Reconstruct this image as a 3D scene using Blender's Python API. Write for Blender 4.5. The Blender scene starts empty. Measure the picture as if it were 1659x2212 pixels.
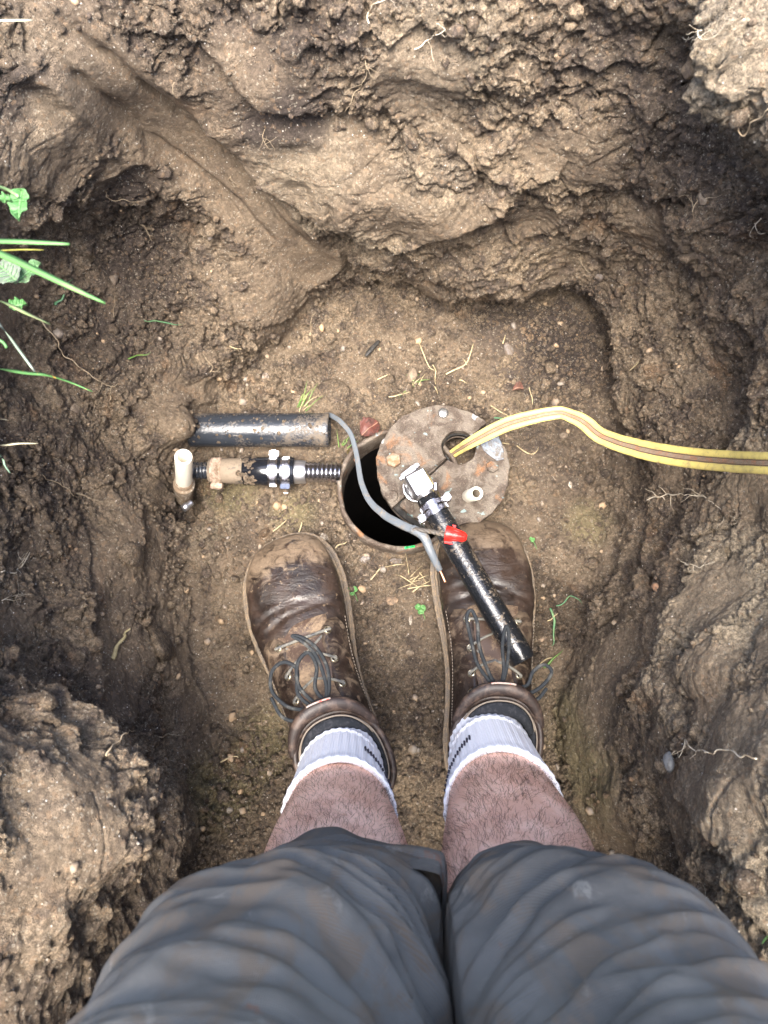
import bpy, math, random
import numpy as np
from mathutils import Vector, Matrix
from mathutils.bvhtree import BVHTree

# ------------------------------------------------------------ camera, sky, sun
SC = bpy.context.scene
COL = SC.collection
H = 1.035                      # camera height over the floor of the pit
TILT = math.radians(15.0)      # tilt away from straight down
F = 1614.0                     # focal length in units of a 1659 x 2212 frame
cam = bpy.data.cameras.new('camera')
cam.sensor_fit = 'HORIZONTAL'; cam.sensor_width = 36.0; cam.lens = 36.0 * F / 1659.0
cam.clip_start = 0.01; cam.clip_end = 400.0
cam.dof.use_dof = True; cam.dof.focus_distance = 0.93; cam.dof.aperture_fstop = 15.0
camo = bpy.data.objects.new('camera', cam); COL.objects.link(camo)
camo.location = (0, 0, H); camo.rotation_euler = (TILT, 0, 0)
SC.camera = camo

SUN_EL, SUN_AZ = 71.0, 194.0    # elevation; azimuth clockwise from +Y
wd = bpy.data.worlds.new('World'); SC.world = wd; wd.use_nodes = True
nt = wd.node_tree; bg = nt.nodes['Background']
sky = nt.nodes.new('ShaderNodeTexSky'); sky.sky_type = 'NISHITA'; sky.sun_disc = False
sky.sun_elevation = math.radians(SUN_EL); sky.sun_rotation = math.radians(SUN_AZ)
sky.dust_density = 4.0; sky.air_density = 1.0; sky.ozone_density = 0.6
nt.links.new(sky.outputs[0], bg.inputs[0]); bg.inputs[1].default_value = 0.15
sl = bpy.data.lights.new('sun', 'SUN'); sl.energy = 2.6; sl.angle = math.radians(38); sl.color = (1.0, 0.95, 0.88)
so = bpy.data.objects.new('sun', sl); COL.objects.link(so)
_e, _a = math.radians(SUN_EL), math.radians(SUN_AZ)
_d = Vector((math.cos(_e) * math.sin(_a), math.cos(_e) * math.cos(_a), math.sin(_e)))
so.rotation_euler = _d.to_track_quat('Z', 'Y').to_euler(); so.location = _d * 3
vs = SC.view_settings; vs.view_transform = 'Standard'; vs.look = 'None'; vs.exposure = 2.43; vs.gamma = 1.0
SC.cycles.max_bounces = 6; SC.cycles.diffuse_bounces = 4; SC.cycles.glossy_bounces = 3

rng = np.random.default_rng(7); random.seed(7)
ct, st = math.cos(TILT), math.sin(TILT)

def W(px, py, z):
    """point at height z that a ray through (px, py) of the frame meets"""
    u = px - 829.5; v = 1106 - py
    Y = v * ct + F * st; Z = v * st - F * ct
    k = (z - H) / Z
    return np.array((k * u, k * Y, z))

def proj(p):
    x = p[..., 0]; y = p[..., 1]; z = p[..., 2] - H
    d = y * st - z * ct; v = y * ct + z * st
    return 829.5 + F * x / d, 1106 - F * v / d, d

# ------------------------------------------------------------ tags
def tag(o, label=None, cat=None, group=None, kind=None):
    if label: o['label'] = label
    if cat: o['category'] = cat
    if group: o['group'] = group
    if kind: o['kind'] = kind
    return o

def link(name, me, mat=None, parent=None):
    if mat is not None: me.materials.append(mat)
    o = bpy.data.objects.new(name, me); COL.objects.link(o)
    if parent is not None:
        o.parent = parent
    return o

def wloc(o):
    p = Vector(o.location)
    while o.parent is not None:
        o = o.parent; p += Vector(o.location)
    return p

def thing(name, label, cat, loc, group=None):
    o = bpy.data.objects.new(name, None); COL.objects.link(o)
    o.empty_display_size = 0.02
    o.location = tuple(float(a) for a in loc)
    return tag(o, label, cat, group)

# ------------------------------------------------------------ mesh bag
class G:
    def __init__(s): s.v = []; s.f = []; s.n = 0; s.flat = False
    def add(s, v, f):
        v = np.asarray(v, float).reshape(-1, 3)
        s.v.append(v); s.f += [tuple(int(i) + s.n for i in q) for q in f]; s.n += len(v); return s
    def verts(s): return np.concatenate(s.v)
    def build(s, name, mat, parent=None, smooth=True, origin=None):
        v = s.verts()
        o0 = Vector((0, 0, 0))
        if parent is not None: o0 = wloc(parent)
        if origin is not None: org = Vector([float(a) for a in origin])
        else: org = Vector([float(a) for a in v.mean(0)]) if parent is None else o0
        v = v - np.array(org)
        me = bpy.data.meshes.new(name)
        me.from_pydata(v.tolist(), [], s.f); me.update()
        if smooth: me.polygons.foreach_set('use_smooth', [True] * len(me.polygons))
        o = link(name, me, mat, parent)
        o.location = org - o0
        return o

def fastmesh(name, v, quads=None, tris=None, smooth=True):
    me = bpy.data.meshes.new(name)
    nq = 0 if quads is None else len(quads); ntr = 0 if tris is None else len(tris)
    me.vertices.add(len(v)); me.vertices.foreach_set('co', np.asarray(v, np.float32).ravel())
    loops = []; starts = []; tot = []
    if nq: loops.append(np.asarray(quads, np.int32).ravel()); starts.append(np.arange(nq) * 4); tot.append(np.full(nq, 4))
    if ntr: loops.append(np.asarray(tris, np.int32).ravel()); starts.append(nq * 4 + np.arange(ntr) * 3); tot.append(np.full(ntr, 3))
    L = np.concatenate(loops)
    me.loops.add(len(L)); me.loops.foreach_set('vertex_index', L)
    me.polygons.add(nq + ntr)
    me.polygons.foreach_set('loop_start', np.concatenate(starts).astype(np.int32))
    try: me.polygons.foreach_set('loop_total', np.concatenate(tot).astype(np.int32))
    except Exception: pass
    if smooth: me.polygons.foreach_set('use_smooth', np.ones(nq + ntr, bool))
    me.update(calc_edges=True)
    return me

def spline(pts, n):
    """Catmull-Rom through pts (any width), n samples per span"""
    P = np.asarray(pts, float)
    P = np.vstack([2 * P[0] - P[1], P, 2 * P[-1] - P[-2]])
    out = []
    for i in range(1, len(P) - 2):
        t = np.linspace(0, 1, n, endpoint=False)[:, None]
        a, b, c, d = P[i - 1], P[i], P[i + 1], P[i + 2]
        out.append(.5 * ((2 * b) + (c - a) * t + (2 * a - 5 * b + 4 * c - d) * t ** 2 + (3 * b - a - 3 * c + d) * t ** 3))
    out.append(P[-2][None]); return np.concatenate(out)

def frames(path, up=(0, 0, 1)):
    path = np.asarray(path, float)
    t = np.gradient(path, axis=0); t /= np.linalg.norm(t, axis=1)[:, None] + 1e-12
    up = np.array(up, float)
    if up.ndim > 1: up = up[0]
    if abs(t[0] @ up) > .95: up = np.array((0, 1., 0))
    s = np.cross(t[0], up); s /= np.linalg.norm(s)
    S = [s]
    for i in range(1, len(t)):
        s = S[-1] - t[i] * (S[-1] @ t[i]); s /= np.linalg.norm(s) + 1e-12; S.append(s)
    S = np.array(S); N = np.cross(S, t)
    return t, S, N

def tube(g, path, r, n=12, flat=1.0, caps=True, up=(0, 0, 1), fixed=False, prof=None):
    path = np.asarray(path, float); m = len(path)
    r = np.broadcast_to(np.asarray(r, float), (m,))
    t, S, N = frames(path, up)
    if fixed:
        U = np.array(up, float); U = U[None] if U.ndim == 1 else U
        S = np.cross(t, U); S /= np.linalg.norm(S, axis=1)[:, None] + 1e-9; N = np.cross(S, t)
    if prof is None:
        a = np.linspace(0, 2 * math.pi, n, endpoint=False)
        prof = np.stack([np.cos(a), np.sin(a) * flat], 1)
    n = len(prof)
    v = path[:, None] + r[:, None, None] * (prof[None, :, 0, None] * S[:, None] + prof[None, :, 1, None] * N[:, None])
    f = []
    for i in range(m - 1):
        for j in range(n):
            k = (j + 1) % n
            f.append((i * n + j, i * n + k, (i + 1) * n + k, (i + 1) * n + j))
    if caps:
        f.append(tuple(range(n - 1, -1, -1))); f.append(tuple((m - 1) * n + j for j in range(n)))
    g.add(v.reshape(-1, 3), f); return g

def lathe(g, p0, p1, prof, n=40, start=0.0):
    """prof: list of (t along p0->p1 in metres, radius)"""
    p0 = np.asarray(p0, float); p1 = np.asarray(p1, float)
    a = (p1 - p0) / np.linalg.norm(p1 - p0)
    u = np.array((0, 0, 1.)) if abs(a[2]) < .9 else np.array((0, 1., 0))
    s = np.cross(a, u); s /= np.linalg.norm(s); q = np.cross(s, a)
    th = np.linspace(0, 2 * math.pi, n, endpoint=False) + start
    v = []
    for t, r in prof:
        v.append(p0 + a * t + r * (np.cos(th)[:, None] * s + np.sin(th)[:, None] * q))
    f = []
    for i in range(len(prof) - 1):
        for j in range(n):
            k = (j + 1) % n
            f.append((i * n + j, i * n + k, (i + 1) * n + k, (i + 1) * n + j))
    g.add(np.concatenate(v), f); return g

# ------------------------------------------------------------ noise (numpy)
def _h(ix, iy, iz, seed):
    n = (ix.astype(np.uint32) * np.uint32(374761393) + iy.astype(np.uint32) * np.uint32(668265263)
         + iz.astype(np.uint32) * np.uint32(2246822519) + np.uint32(seed * 97 + 13) * np.uint32(3266489917))
    n = (n ^ (n >> np.uint32(13))) * np.uint32(1274126177)
    n = (n ^ (n >> np.uint32(15))) * np.uint32(2246822519)
    return n ^ (n >> np.uint32(16))

def _chunk(fn, p, nout, step=150000):
    p = np.asarray(p, np.float32); sh = p.shape[:-1]; p = p.reshape(-1, 3)
    out = np.empty((nout, len(p)), np.float32)
    with np.errstate(over='ignore'):
        for i in range(0, len(p), step):
            out[:, i:i + step] = fn(p[i:i + step])
    return out.reshape((nout,) + sh)

def perlin(p, freq, seed=0):
    def fn(q):
        q = q * np.float32(freq) + np.float32(101.3)
        i0 = np.floor(q); fr = q - i0; i0 = i0.astype(np.int32)
        w = fr * fr * fr * (fr * (fr * 6 - 15) + 10)
        res = 0
        for dx in (0, 1):
            wx = w[:, 0] if dx else 1 - w[:, 0]
            for dy in (0, 1):
                wy = w[:, 1] if dy else 1 - w[:, 1]
                for dz in (0, 1):
                    wz = w[:, 2] if dz else 1 - w[:, 2]
                    h = _h(i0[:, 0] + dx, i0[:, 1] + dy, i0[:, 2] + dz, seed)
                    gx = (h & np.uint32(1023)).astype(np.float32) / 511.5 - 1
                    gy = ((h >> np.uint32(10)) & np.uint32(1023)).astype(np.float32) / 511.5 - 1
                    gz = ((h >> np.uint32(20)) & np.uint32(1023)).astype(np.float32) / 511.5 - 1
                    res = res + wx * wy * wz * (gx * (fr[:, 0] - dx) + gy * (fr[:, 1] - dy) + gz * (fr[:, 2] - dz))
        return (res * 1.6)[None]
    return _chunk(fn, p, 1)[0]

def fbm(p, freq, octv=4, seed=0, gain=.5):
    r = 0; a = 1
    for i in range(octv):
        r = r + a * perlin(p, freq * 2.03 ** i, seed + i * 11); a *= gain
    return r

def worley(p, freq, seed=0):
    def fn(q):
        q = q * np.float32(freq) + np.float32(57.7)
        i0 = np.floor(q); fr = q - i0; i0 = i0.astype(np.int32)
        f1 = np.full(len(q), 9, np.float32); f2 = f1.copy(); cid = np.zeros(len(q), np.float32)
        for dx in (-1, 0, 1):
            for dy in (-1, 0, 1):
                for dz in (-1, 0, 1):
                    h = _h(i0[:, 0] + dx, i0[:, 1] + dy, i0[:, 2] + dz, seed)
                    a = dx + (h & np.uint32(1023)).astype(np.float32) / 1023 - fr[:, 0]
                    b = dy + ((h >> np.uint32(10)) & np.uint32(1023)).astype(np.float32) / 1023 - fr[:, 1]
                    c = dz + ((h >> np.uint32(20)) & np.uint32(1023)).astype(np.float32) / 1023 - fr[:, 2]
                    d = a * a + b * b + c * c
                    m = d < f1
                    f2 = np.where(m, f1, np.minimum(f2, d))
                    cid = np.where(m, (h >> np.uint32(7) & np.uint32(255)).astype(np.float32) / 255, cid)
                    f1 = np.where(m, d, f1)
        return np.stack([np.sqrt(f1), np.sqrt(f2), cid])
    return _chunk(fn, p, 3)

def sm(x, a, b):
    t = np.clip((x - a) / (b - a), 0, 1); return t * t * (3 - 2 * t)
# ------------------------------------------------------------ materials
class M:
    """terse node-graph builder round one Principled shader"""
    def __init__(s, name, col=(.5, .5, .5), rough=.6, metal=0, spec=.5):
        s.m = bpy.data.materials.new(name); s.m.use_nodes = True; s.t = s.m.node_tree
        s.b = s.t.nodes['Principled BSDF']; s.set('Base Color', (*col, 1)); s.set('Roughness', rough)
        s.set('Metallic', metal); s.set('Specular IOR Level', spec)
        s.co = s.t.nodes.new('ShaderNodeTexCoord').outputs['Object']
    def set(s, k, v):
        if hasattr(v, 'is_linked') and not isinstance(v, (tuple, float, int)): s.t.links.new(v, s.b.inputs[k])
        else: s.b.inputs[k].default_value = v
    def node(s, kind, ins={}, **kw):
        n = s.t.nodes.new(kind)
        for k, v in kw.items(): setattr(n, k, v)
        for k, v in ins.items():
            if isinstance(v, bpy.types.NodeSocket): s.t.links.new(v, n.inputs[k])
            else: n.inputs[k].default_value = v
        return n
    def map(s, scale=(1, 1, 1), rot=(0, 0, 0)):
        return s.node('ShaderNodeMapping', {'Vector': s.co, 'Scale': scale, 'Rotation': rot}).outputs[0]
    def noise(s, scale, detail=4, rough=.6, dist=0, co=None):
        return s.node('ShaderNodeTexNoise', {'Vector': co or s.co, 'Scale': scale, 'Detail': detail, 'Roughness': rough, 'Distortion': dist}).outputs[0]
    def vor(s, scale, co=None, feature='F1', out=0, rnd=1.0):
        return s.node('ShaderNodeTexVoronoi', {'Vector': co or s.co, 'Scale': scale, 'Randomness': rnd}, feature=feature).outputs[out]
    def ramp(s, fac, a, b, lo=0.0, hi=1.0):
        return s.node('ShaderNodeMapRange', {'Value': fac, 'From Min': a, 'From Max': b, 'To Min': lo, 'To Max': hi}, interpolation_type='SMOOTHSTEP').outputs[0]
    def mix(s, fac, a, b, mode='MIX'):
        n = s.t.nodes.new('ShaderNodeMix'); n.data_type = 'RGBA'; n.blend_type = mode
        for k, v in ((0, fac), (6, a), (7, b)):
            if isinstance(v, bpy.types.NodeSocket): s.t.links.new(v, n.inputs[k])
            else: n.inputs[k].default_value = (*v, 1) if isinstance(v, tuple) else v
        return n.outputs[2]
    def math(s, op, a, b=0.0, c=None):
        n = s.t.nodes.new('ShaderNodeMath'); n.operation = op
        for i, v in enumerate((a, b, c)):
            if v is None: continue
            if isinstance(v, bpy.types.NodeSocket): s.t.links.new(v, n.inputs[i])
            else: n.inputs[i].default_value = v
        return n.outputs[0]
    def attr(s, name): return s.node('ShaderNodeAttribute', attribute_name=name).outputs['Fac']
    def bump(s, h, strength=.5, dist=.002, prev=None):
        ins = {'Height': h, 'Strength': strength, 'Distance': dist}
        if prev is not None: ins['Normal'] = prev
        n = s.node('ShaderNodeBump', ins).outputs[0]
        s.set('Normal', n); return n

def soil_mat(name, attrs=True, lift=1.0):
    m = M(name, rough=.8, spec=.35)
    big = m.noise(7, 5, .6, .6); mid = m.noise(34, 5, .65, .3); fine = m.noise(210, 4, .75); grit = m.noise(620, 2, .7)
    L = lambda c: tuple(a * lift for a in c)
    c = m.mix(m.ramp(big, .38, .64), L((.135, .100, .069)), L((.262, .198, .132)))
    c = m.mix(m.ramp(mid, .47, .62, 0, .85), c, L((.088, .066, .052)))
    c = m.mix(m.math('MULTIPLY', m.ramp(m.noise(11, 4, .6, .8, m.map((1, 1, 1.6), (0, .3, .4))), .60, .70), .55), c, L((.25, .150, .080)))
    if attrs:
        c = m.mix(m.attr('tan'), c, L((.40, .325, .225)))
        c = m.mix(m.math('MULTIPLY', m.attr('smooth'), .7), c, L((.165, .122, .082)))
        c = m.mix(m.attr('olive'), c, L((.20, .165, .085)))
        c = m.mix(m.attr('moist_shade'), c, L((.060, .045, .037)))
    # grain: every scale from crumbs to single sand grains has its own tone
    G3 = lambda v: m.node('ShaderNodeCombineColor', {0: v, 1: v, 2: v}).outputs[0]
    wv = m.node('ShaderNodeVectorMath', {0: m.co, 1: m.node('ShaderNodeVectorMath', {0: m.node('ShaderNodeTexNoise', {'Vector': m.co, 'Scale': 120.0, 'Detail': 2.0}).outputs[1], 3: .006}, operation='SCALE').outputs[0]}, operation='ADD').outputs[0]
    cg = m.node('ShaderNodeSeparateColor', {0: m.vor(300, wv, out=1)}).outputs
    ch_ = m.node('ShaderNodeSeparateColor', {0: m.vor(620, wv, out=1)}).outputs
    v = m.math('MULTIPLY', m.ramp(fine, .34, .66, .60, 1.34), m.math('MULTIPLY', m.ramp(cg[0], 0, 1, .80, 1.20), m.ramp(ch_[0], 0, 1, .80, 1.20)))
    if attrs: v = m.math('ADD', m.math('MULTIPLY', m.math('SUBTRACT', v, 1.0), m.math('SUBTRACT', 1.0, m.math('MULTIPLY', m.attr('smooth'), .55))), 1.0)
    c = m.mix(1.0, c, G3(m.math('MULTIPLY', v, 1.10)), 'MULTIPLY')
    c = m.mix(m.math('MULTIPLY', m.math('GREATER_THAN', cg[1], .94), .5), c, (.30, .20, .12))
    c = m.mix(m.math('MULTIPLY', m.math('GREATER_THAN', ch_[1], .95), .6), c, (.40, .35, .27))
    cell = m.vor(330, out=1)
    sp = m.node('ShaderNodeSeparateColor', {0: cell})
    spark = m.math('MULTIPLY', m.ramp(m.vor(330), .30, .18), m.math('GREATER_THAN', sp.outputs[0], .982))
    c = m.mix(spark, c, (.75, .70, .62))
    m.set('Base Color', c)
    m.set('Roughness', m.ramp(m.math('ADD', mid, m.math('MULTIPLY', spark, -.6)), .3, .7, .93, .62))
    keep = m.math('SUBTRACT', 1.0, m.math('MULTIPLY', m.attr('smooth'), .75)) if attrs else 1.0
    h = m.math('ADD', m.math('MULTIPLY', fine, 1.2), m.math('MULTIPLY', grit, .55))
    n0 = m.bump(m.math('MULTIPLY', m.math('SUBTRACT', 1.0, m.vor(300, wv)), m.math('SUBTRACT', 1.0, m.math('MULTIPLY', m.attr('smooth'), .6)) if attrs else 1.0), .8, .0022)
    n1 = m.bump(m.math('MULTIPLY', h, keep), .95, .0055, n0)
    v = m.vor(95, m.node('ShaderNodeVectorMath', {0: m.co, 1: m.node('ShaderNodeTexNoise', {'Vector': m.co, 'Scale': 40}).outputs[1]}, operation='ADD').outputs[0])
    m.bump(m.math('MULTIPLY', m.math('SUBTRACT', 1.0, v), keep), .8, .0065, n1)
    return m.m

def simple(name, col, rough=.6, metal=0, spec=.5, var=None, vs_=60, bump=0, bs=200, bd=.001, lo=.45, hi=.65, amt=1.0):
    m = M(name, col, rough, metal, spec)
    if var: m.set('Base Color', m.mix(m.ramp(m.noise(vs_, 5, .65, .4), lo, hi, 0, amt), col, var))
    if bump: m.bump(m.noise(bs, 4), bump, bd)
    return m.m

def rust_mat(name, shade=1.0):
    m = M(name, rough=.75, spec=.3)
    a = m.noise(38, 5, .65, .5); b = m.noise(130, 4, .7); d = m.noise(420, 3, .7)
    c = m.mix(m.ramp(a, .42, .60), (.125 * shade, .092 * shade, .070 * shade), (.27 * shade, .225 * shade, .180 * shade))
    c = m.mix(m.ramp(m.noise(28, 5, .6, .7), .56, .68, 0, .7), c, (.42 * shade, .20 * shade, .085 * shade))
    c = m.mix(m.ramp(b, .58, .68, 0, .8), c, (.075, .062, .055))
    c = m.mix(m.ramp(m.noise(52, 3, .5, .2, m.map((1, 1.4, 1), (0, 0, 2))), .66, .69, 0, .75), c, (.20, .29, .29))
    c = m.mix(m.ramp(m.noise(23, 4, .6, .3, m.map((1, 1, 1), (1, 0, 1))), .63, .68, 0, .6), c, (.42, .44, .46))
    c = m.mix(m.ramp(d, .56, .70, 0, .38), c, (.33, .27, .21))
    m.set('Base Color', c); m.set('Roughness', m.ramp(b, .3, .7, .45, .85))
    m.bump(m.math('ADD', m.math('MULTIPLY', b, 1.0), m.math('MULTIPLY', d, .7)), .8, .0022)
    return m.m

def muddy(name, base, mud, cover=.5, rough=.3, scale=45, spec=.5, metal=0.0, stretch=(1, 1, 1)):
    m = M(name, rough=rough, spec=spec)
    n = m.noise(scale, 6, .7, .6, m.map(stretch)); n2 = m.noise(300, 3, .7)
    t = 1 - cover
    k = m.ramp(m.math('ADD', m.math('MULTIPLY', n, .68), m.math('MULTIPLY', n2, .32)), t * .5 + .17, t * .5 + .33)
    mc = m.mix(n2, tuple(a * .6 for a in mud), mud)
    m.set('Base Color', m.mix(k, base, mc)); m.set('Roughness', m.ramp(k, 0, 1, rough, .85))
    if metal: m.set('Metallic', m.ramp(k, 0, 1, metal, 0))
    m.bump(m.math('ADD', m.math('MULTIPLY', k, .6), m.math('MULTIPLY', n2, .5)), .5, .0012)
    return m.m

MUD = (.22, .165, .11)
MAT = {}
MAT['soil'] = soil_mat('pit_soil')
MAT['clod'] = soil_mat('crumb_soil', attrs=False, lift=1.12)
MAT['rust'] = rust_mat('rusted_iron', .46); MAT['rust2'] = rust_mat('rusted_casing_iron', .6)
MAT['rusty_bolt'] = simple('rusty_bolt_head', (.22, .17, .12), .75, 0, .4, (.19, .10, .05), 120, .6, 500, .001)
MAT['zinc'] = simple('zinc_bolt', (.62, .62, .60), .3, .9, .5, (.3, .28, .25), 300, .4, 300, .0006)
MAT['steel'] = simple('stainless_steel', (.88, .88, .90), .30, 1.0, .5, (.70, .70, .73), 200, .15, 600, .0003)
MAT['band'] = simple('clamp_band_steel', (.50, .50, .53), .22, 1.0, .5, (.36, .36, .39), 300, .2, 700, .0003)
MAT['bore'] = simple('shade_toned_bore', (.26, .22, .17), .6)  # darker beige paints the shade inside the white tubes
MAT['dullsteel'] = simple('brushed_steel', (.66, .66, .69), .42, 1.0, .5)
MAT['rubber'] = simple('black_rubber', (.014, .014, .014), .5, 0, .4, (.05, .045, .04), 90)
MAT['poly'] = muddy('black_poly_pipe', (.010, .011, .013), MUD, .30, .17, 30, .6)
MAT['poly_muddy'] = muddy('muddy_poly_pipe', (.022, .026, .033), (.15, .118, .085), .38, .20, 26, .6, stretch=(.7, 1, 1))
MAT['poly_clean'] = simple('clean_black_poly', (.008, .009, .012), .15, 0, .6)
MAT['hose_mud'] = muddy('mud_caked_hose', (.03, .03, .03), (.22, .17, .12), .66, .4, 40)
MAT['pvc'] = muddy('white_pvc', (.74, .70, .60), (.36, .28, .18), .22, .35, 55)
MAT['pvc_dirty'] = muddy('dirty_pvc', (.58, .53, .43), (.24, .17, .11), .62, .45, 60)
MAT['rusty_band'] = muddy('rusty_clamp_band', (.34, .25, .19), (.20, .14, .09), .5, .5, 90)
MAT['grey_wire'] = muddy('grey_cable_jacket', (.105, .12, .135), (.20, .165, .125), .34, .36, 60)
MAT['wire_dark'] = muddy('bare_cable_core', (.09, .08, .07), MUD, .4, .5, 100)
MAT['copper'] = simple('copper', (.66, .33, .20), .4, .8)
MAT['red'] = muddy('red_plastic', (.62, .020, .015), (.45, .16, .05), .16, .32, 50)
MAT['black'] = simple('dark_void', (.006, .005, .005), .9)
# ------------------------------------------------------------ the pit
OX, OY = 0.02, 0.17            # middle of the pit floor
def ring(z, pts):
    """pts: (px, py) seen on level z, or ('w', x, y) / (px, py, z2)"""
    th, r, zz = [], [], []
    for p in pts:
        if p[0] == 'w': x, y, q = p[1], p[2], (p[3] if len(p) > 3 else z)
        else:
            q = p[2] if len(p) > 2 else z
            x, y, _ = W(p[0], p[1], q)
        th.append(math.atan2(x - OX, y - OY)); r.append(math.hypot(x - OX, y - OY)); zz.append(q)
    return np.array(th), np.array(r), np.array(zz)

NT = 1560
TH = np.linspace(-math.pi, math.pi, NT, endpoint=False)
def rint(th, r, zz, sig=14):
    o = np.argsort(th); th, r, zz = th[o], r[o], zz[o]
    t2 = np.concatenate([th - 2 * math.pi, th, th + 2 * math.pi])
    R = np.interp(TH, t2, np.tile(r, 3)); Z = np.interp(TH, t2, np.tile(zz, 3))
    k = np.exp(-.5 * (np.arange(-40, 41) / sig) ** 2); k /= k.sum()
    pad = lambda a: np.concatenate([a[-40:], a, a[:40]])
    return np.convolve(pad(R), k, 'valid'), np.convolve(pad(Z), k, 'valid')

RINGS = [
 ring(.0, [(480, 880), (540, 800), (620, 740), (700, 665), (760, 610), (860, 590), (980, 590), (1070, 560), (1170, 525), (1300, 550), (1405, 670), (1365, 800), (1325, 880),
   (1330, 950), (1300, 1100), (1255, 1300), (1215, 1500), (1215, 1700), (1250, 1850), (1250, 2000), (1000, 2150), (700, 2150), (430, 2000), (470, 1850),
   (480, 1700), (455, 1500), (430, 1300), (425, 1100), (435, 970)]),
 ring(.085, [(370, 860), (400, 760), (500, 680), (600, 640), (690, 600), (760, 596), (860, 606), (980, 630), (1080, 645), (1130, 668), (1205, 648), (1275, 680), (1335, 765), (1370, 860),
   (1400, 950), (1370, 1100), (1310, 1300), (1262, 1500), (1262, 1700), (1310, 1850), (1330, 2050), (1050, 2330), (700, 2330), (370, 2120), (410, 1870),
   (410, 1700), (370, 1500), (330, 1300), (315, 1100), (310, 950)]),
 ring(.20, [(100, 700), (180, 560), (330, 500), (450, 520), (560, 520), (690, 500), (800, 505), (950, 500), (1100, 500), (1250, 520), (1400, 560), (1500, 700),
   (1515, 900), (1490, 1100), (1440, 1300), (1400, 1500), (1390, 1700), (1410, 1850), (1450, 2050), (1500, 2250), ('w', .12, -.42), ('w', -.12, -.42), (300, 2250), (345, 2050), (372, 1870),
   (360, 1700), (270, 1510), (160, 1300), (130, 1100), (110, 900)]),
 ring(.34, [(-80, 740), (-10, 560), (140, 400), (300, 320), (450, 310), (600, 330), (760, 330), (950, 330), (1100, 330), (1250, 350), (1400, 400), (1540, 560), (1620, 760),
   (1680, 950), (1670, 1150), (1610, 1350), (1530, 1550), (1450, 1720), (1445, 1900), (1500, 2080), (1560, 2250), ('w', .15, -.41), ('w', -.15, -.41), (120, 2260), (225, 2050), (320, 1880),
   (295, 1740), (130, 1520), (-60, 1300), (-90, 1100), (-100, 900)]),
 ring(.49, [(-260, 760), (-200, 560), (-20, 330), (150, 150), (300, 90), (500, 60), (760, 40), (950, 50), (1150, 60), (1300, 80), (1450, 150), (1600, 330), (1720, 600), (1840, 800),
   (1920, 950), (1920, 1150), (1820, 1350), (1740, 1550), (1680, 1720), (1660, 1900), (1700, 2050), (1760, 2250), ('w', .17, -.42), ('w', -.17, -.42), (-120, 2250), (-50, 2020), (0, 1850),
   (-40, 1700), (-130, 1500), (-260, 1300), (-300, 1100), (-300, 900)]),
 ring(.62, [(-520, 760), (-480, 560), ('w', -.46, .50), ('w', -.38, .64), ('w', -.2, .71), ('w', 0, .72), ('w', .15, .71), ('w', .26, .64), (1560, -60), (1600, 120), (1690, 330), (1900, 560), (2150, 800),
   (2260, 950), (2240, 1150), (2060, 1350), (2060, 1550), (2080, 1720), (2100, 1900), (2150, 2080), (2200, 2280), ('w', .19, -.43), ('w', -.19, -.43), (-700, 2280), (-650, 2050), (-620, 1850),
   (-620, 1720), (-700, 1500), (-520, 1300), (-560, 1100), (-560, 900)]),
]
RZ = [rint(*a) for a in RINGS]
r5, z5 = RZ[-1]
RZ.append((r5 + .10, z5 * 0 + .67)); RZ.append((r5 + .22, z5 * 0 + .70)); RZ.append((r5 + .42, z5 * 0 + .715))
RZ.append((r5 * 0 + 2.5, z5 * 0 + .72)); RZ.append((r5 * 0 + 60, z5 * 0 + .72))
levels = [(np.zeros(NT), np.zeros(NT))] + RZ
R_ = np.stack([a[0] for a in levels]); Z_ = np.stack([a[1] for a in levels])
NS = [250, 110, 130, 130, 130, 110, 36, 20, 14, 12, 6]
rows = []; rowk = []
for k in range(len(NS)):
    a = max(k - 1, 0); d = min(k + 2, len(levels) - 1)
    for i in range(NS[k]):
        t = i / NS[k]
        if k == 0:
            tt = t ** .85
            rows.append((R_[1] * tt, Z_[1] * tt * tt)); rowk.append(t); continue
        def cr(A):
            m0 = .5 * (A[k + 1] - A[a]); m1 = .5 * (A[d] - A[k])
            if k == 1: m0 = .45 * (A[k + 1] - A[k]) 
            if k >= 6: m0 = m1 = A[k + 1] - A[k]
            return (2 * t ** 3 - 3 * t * t + 1) * A[k] + (t ** 3 - 2 * t * t + t) * m0 + (-2 * t ** 3 + 3 * t * t) * A[k + 1] + (t ** 3 - t * t) * m1
        rows.append((cr(R_), cr(Z_))); rowk.append(k + t)
rows.append((R_[-1], Z_[-1])); rowk.append(len(NS))
NR = len(rows); rowk = np.array(rowk)
Rg = np.stack([r[0] for r in rows]); Zg = np.stack([r[1] for r in rows])
P0 = np.stack([OX + Rg * np.sin(TH), OY + Rg * np.cos(TH), Zg], -1)

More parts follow.
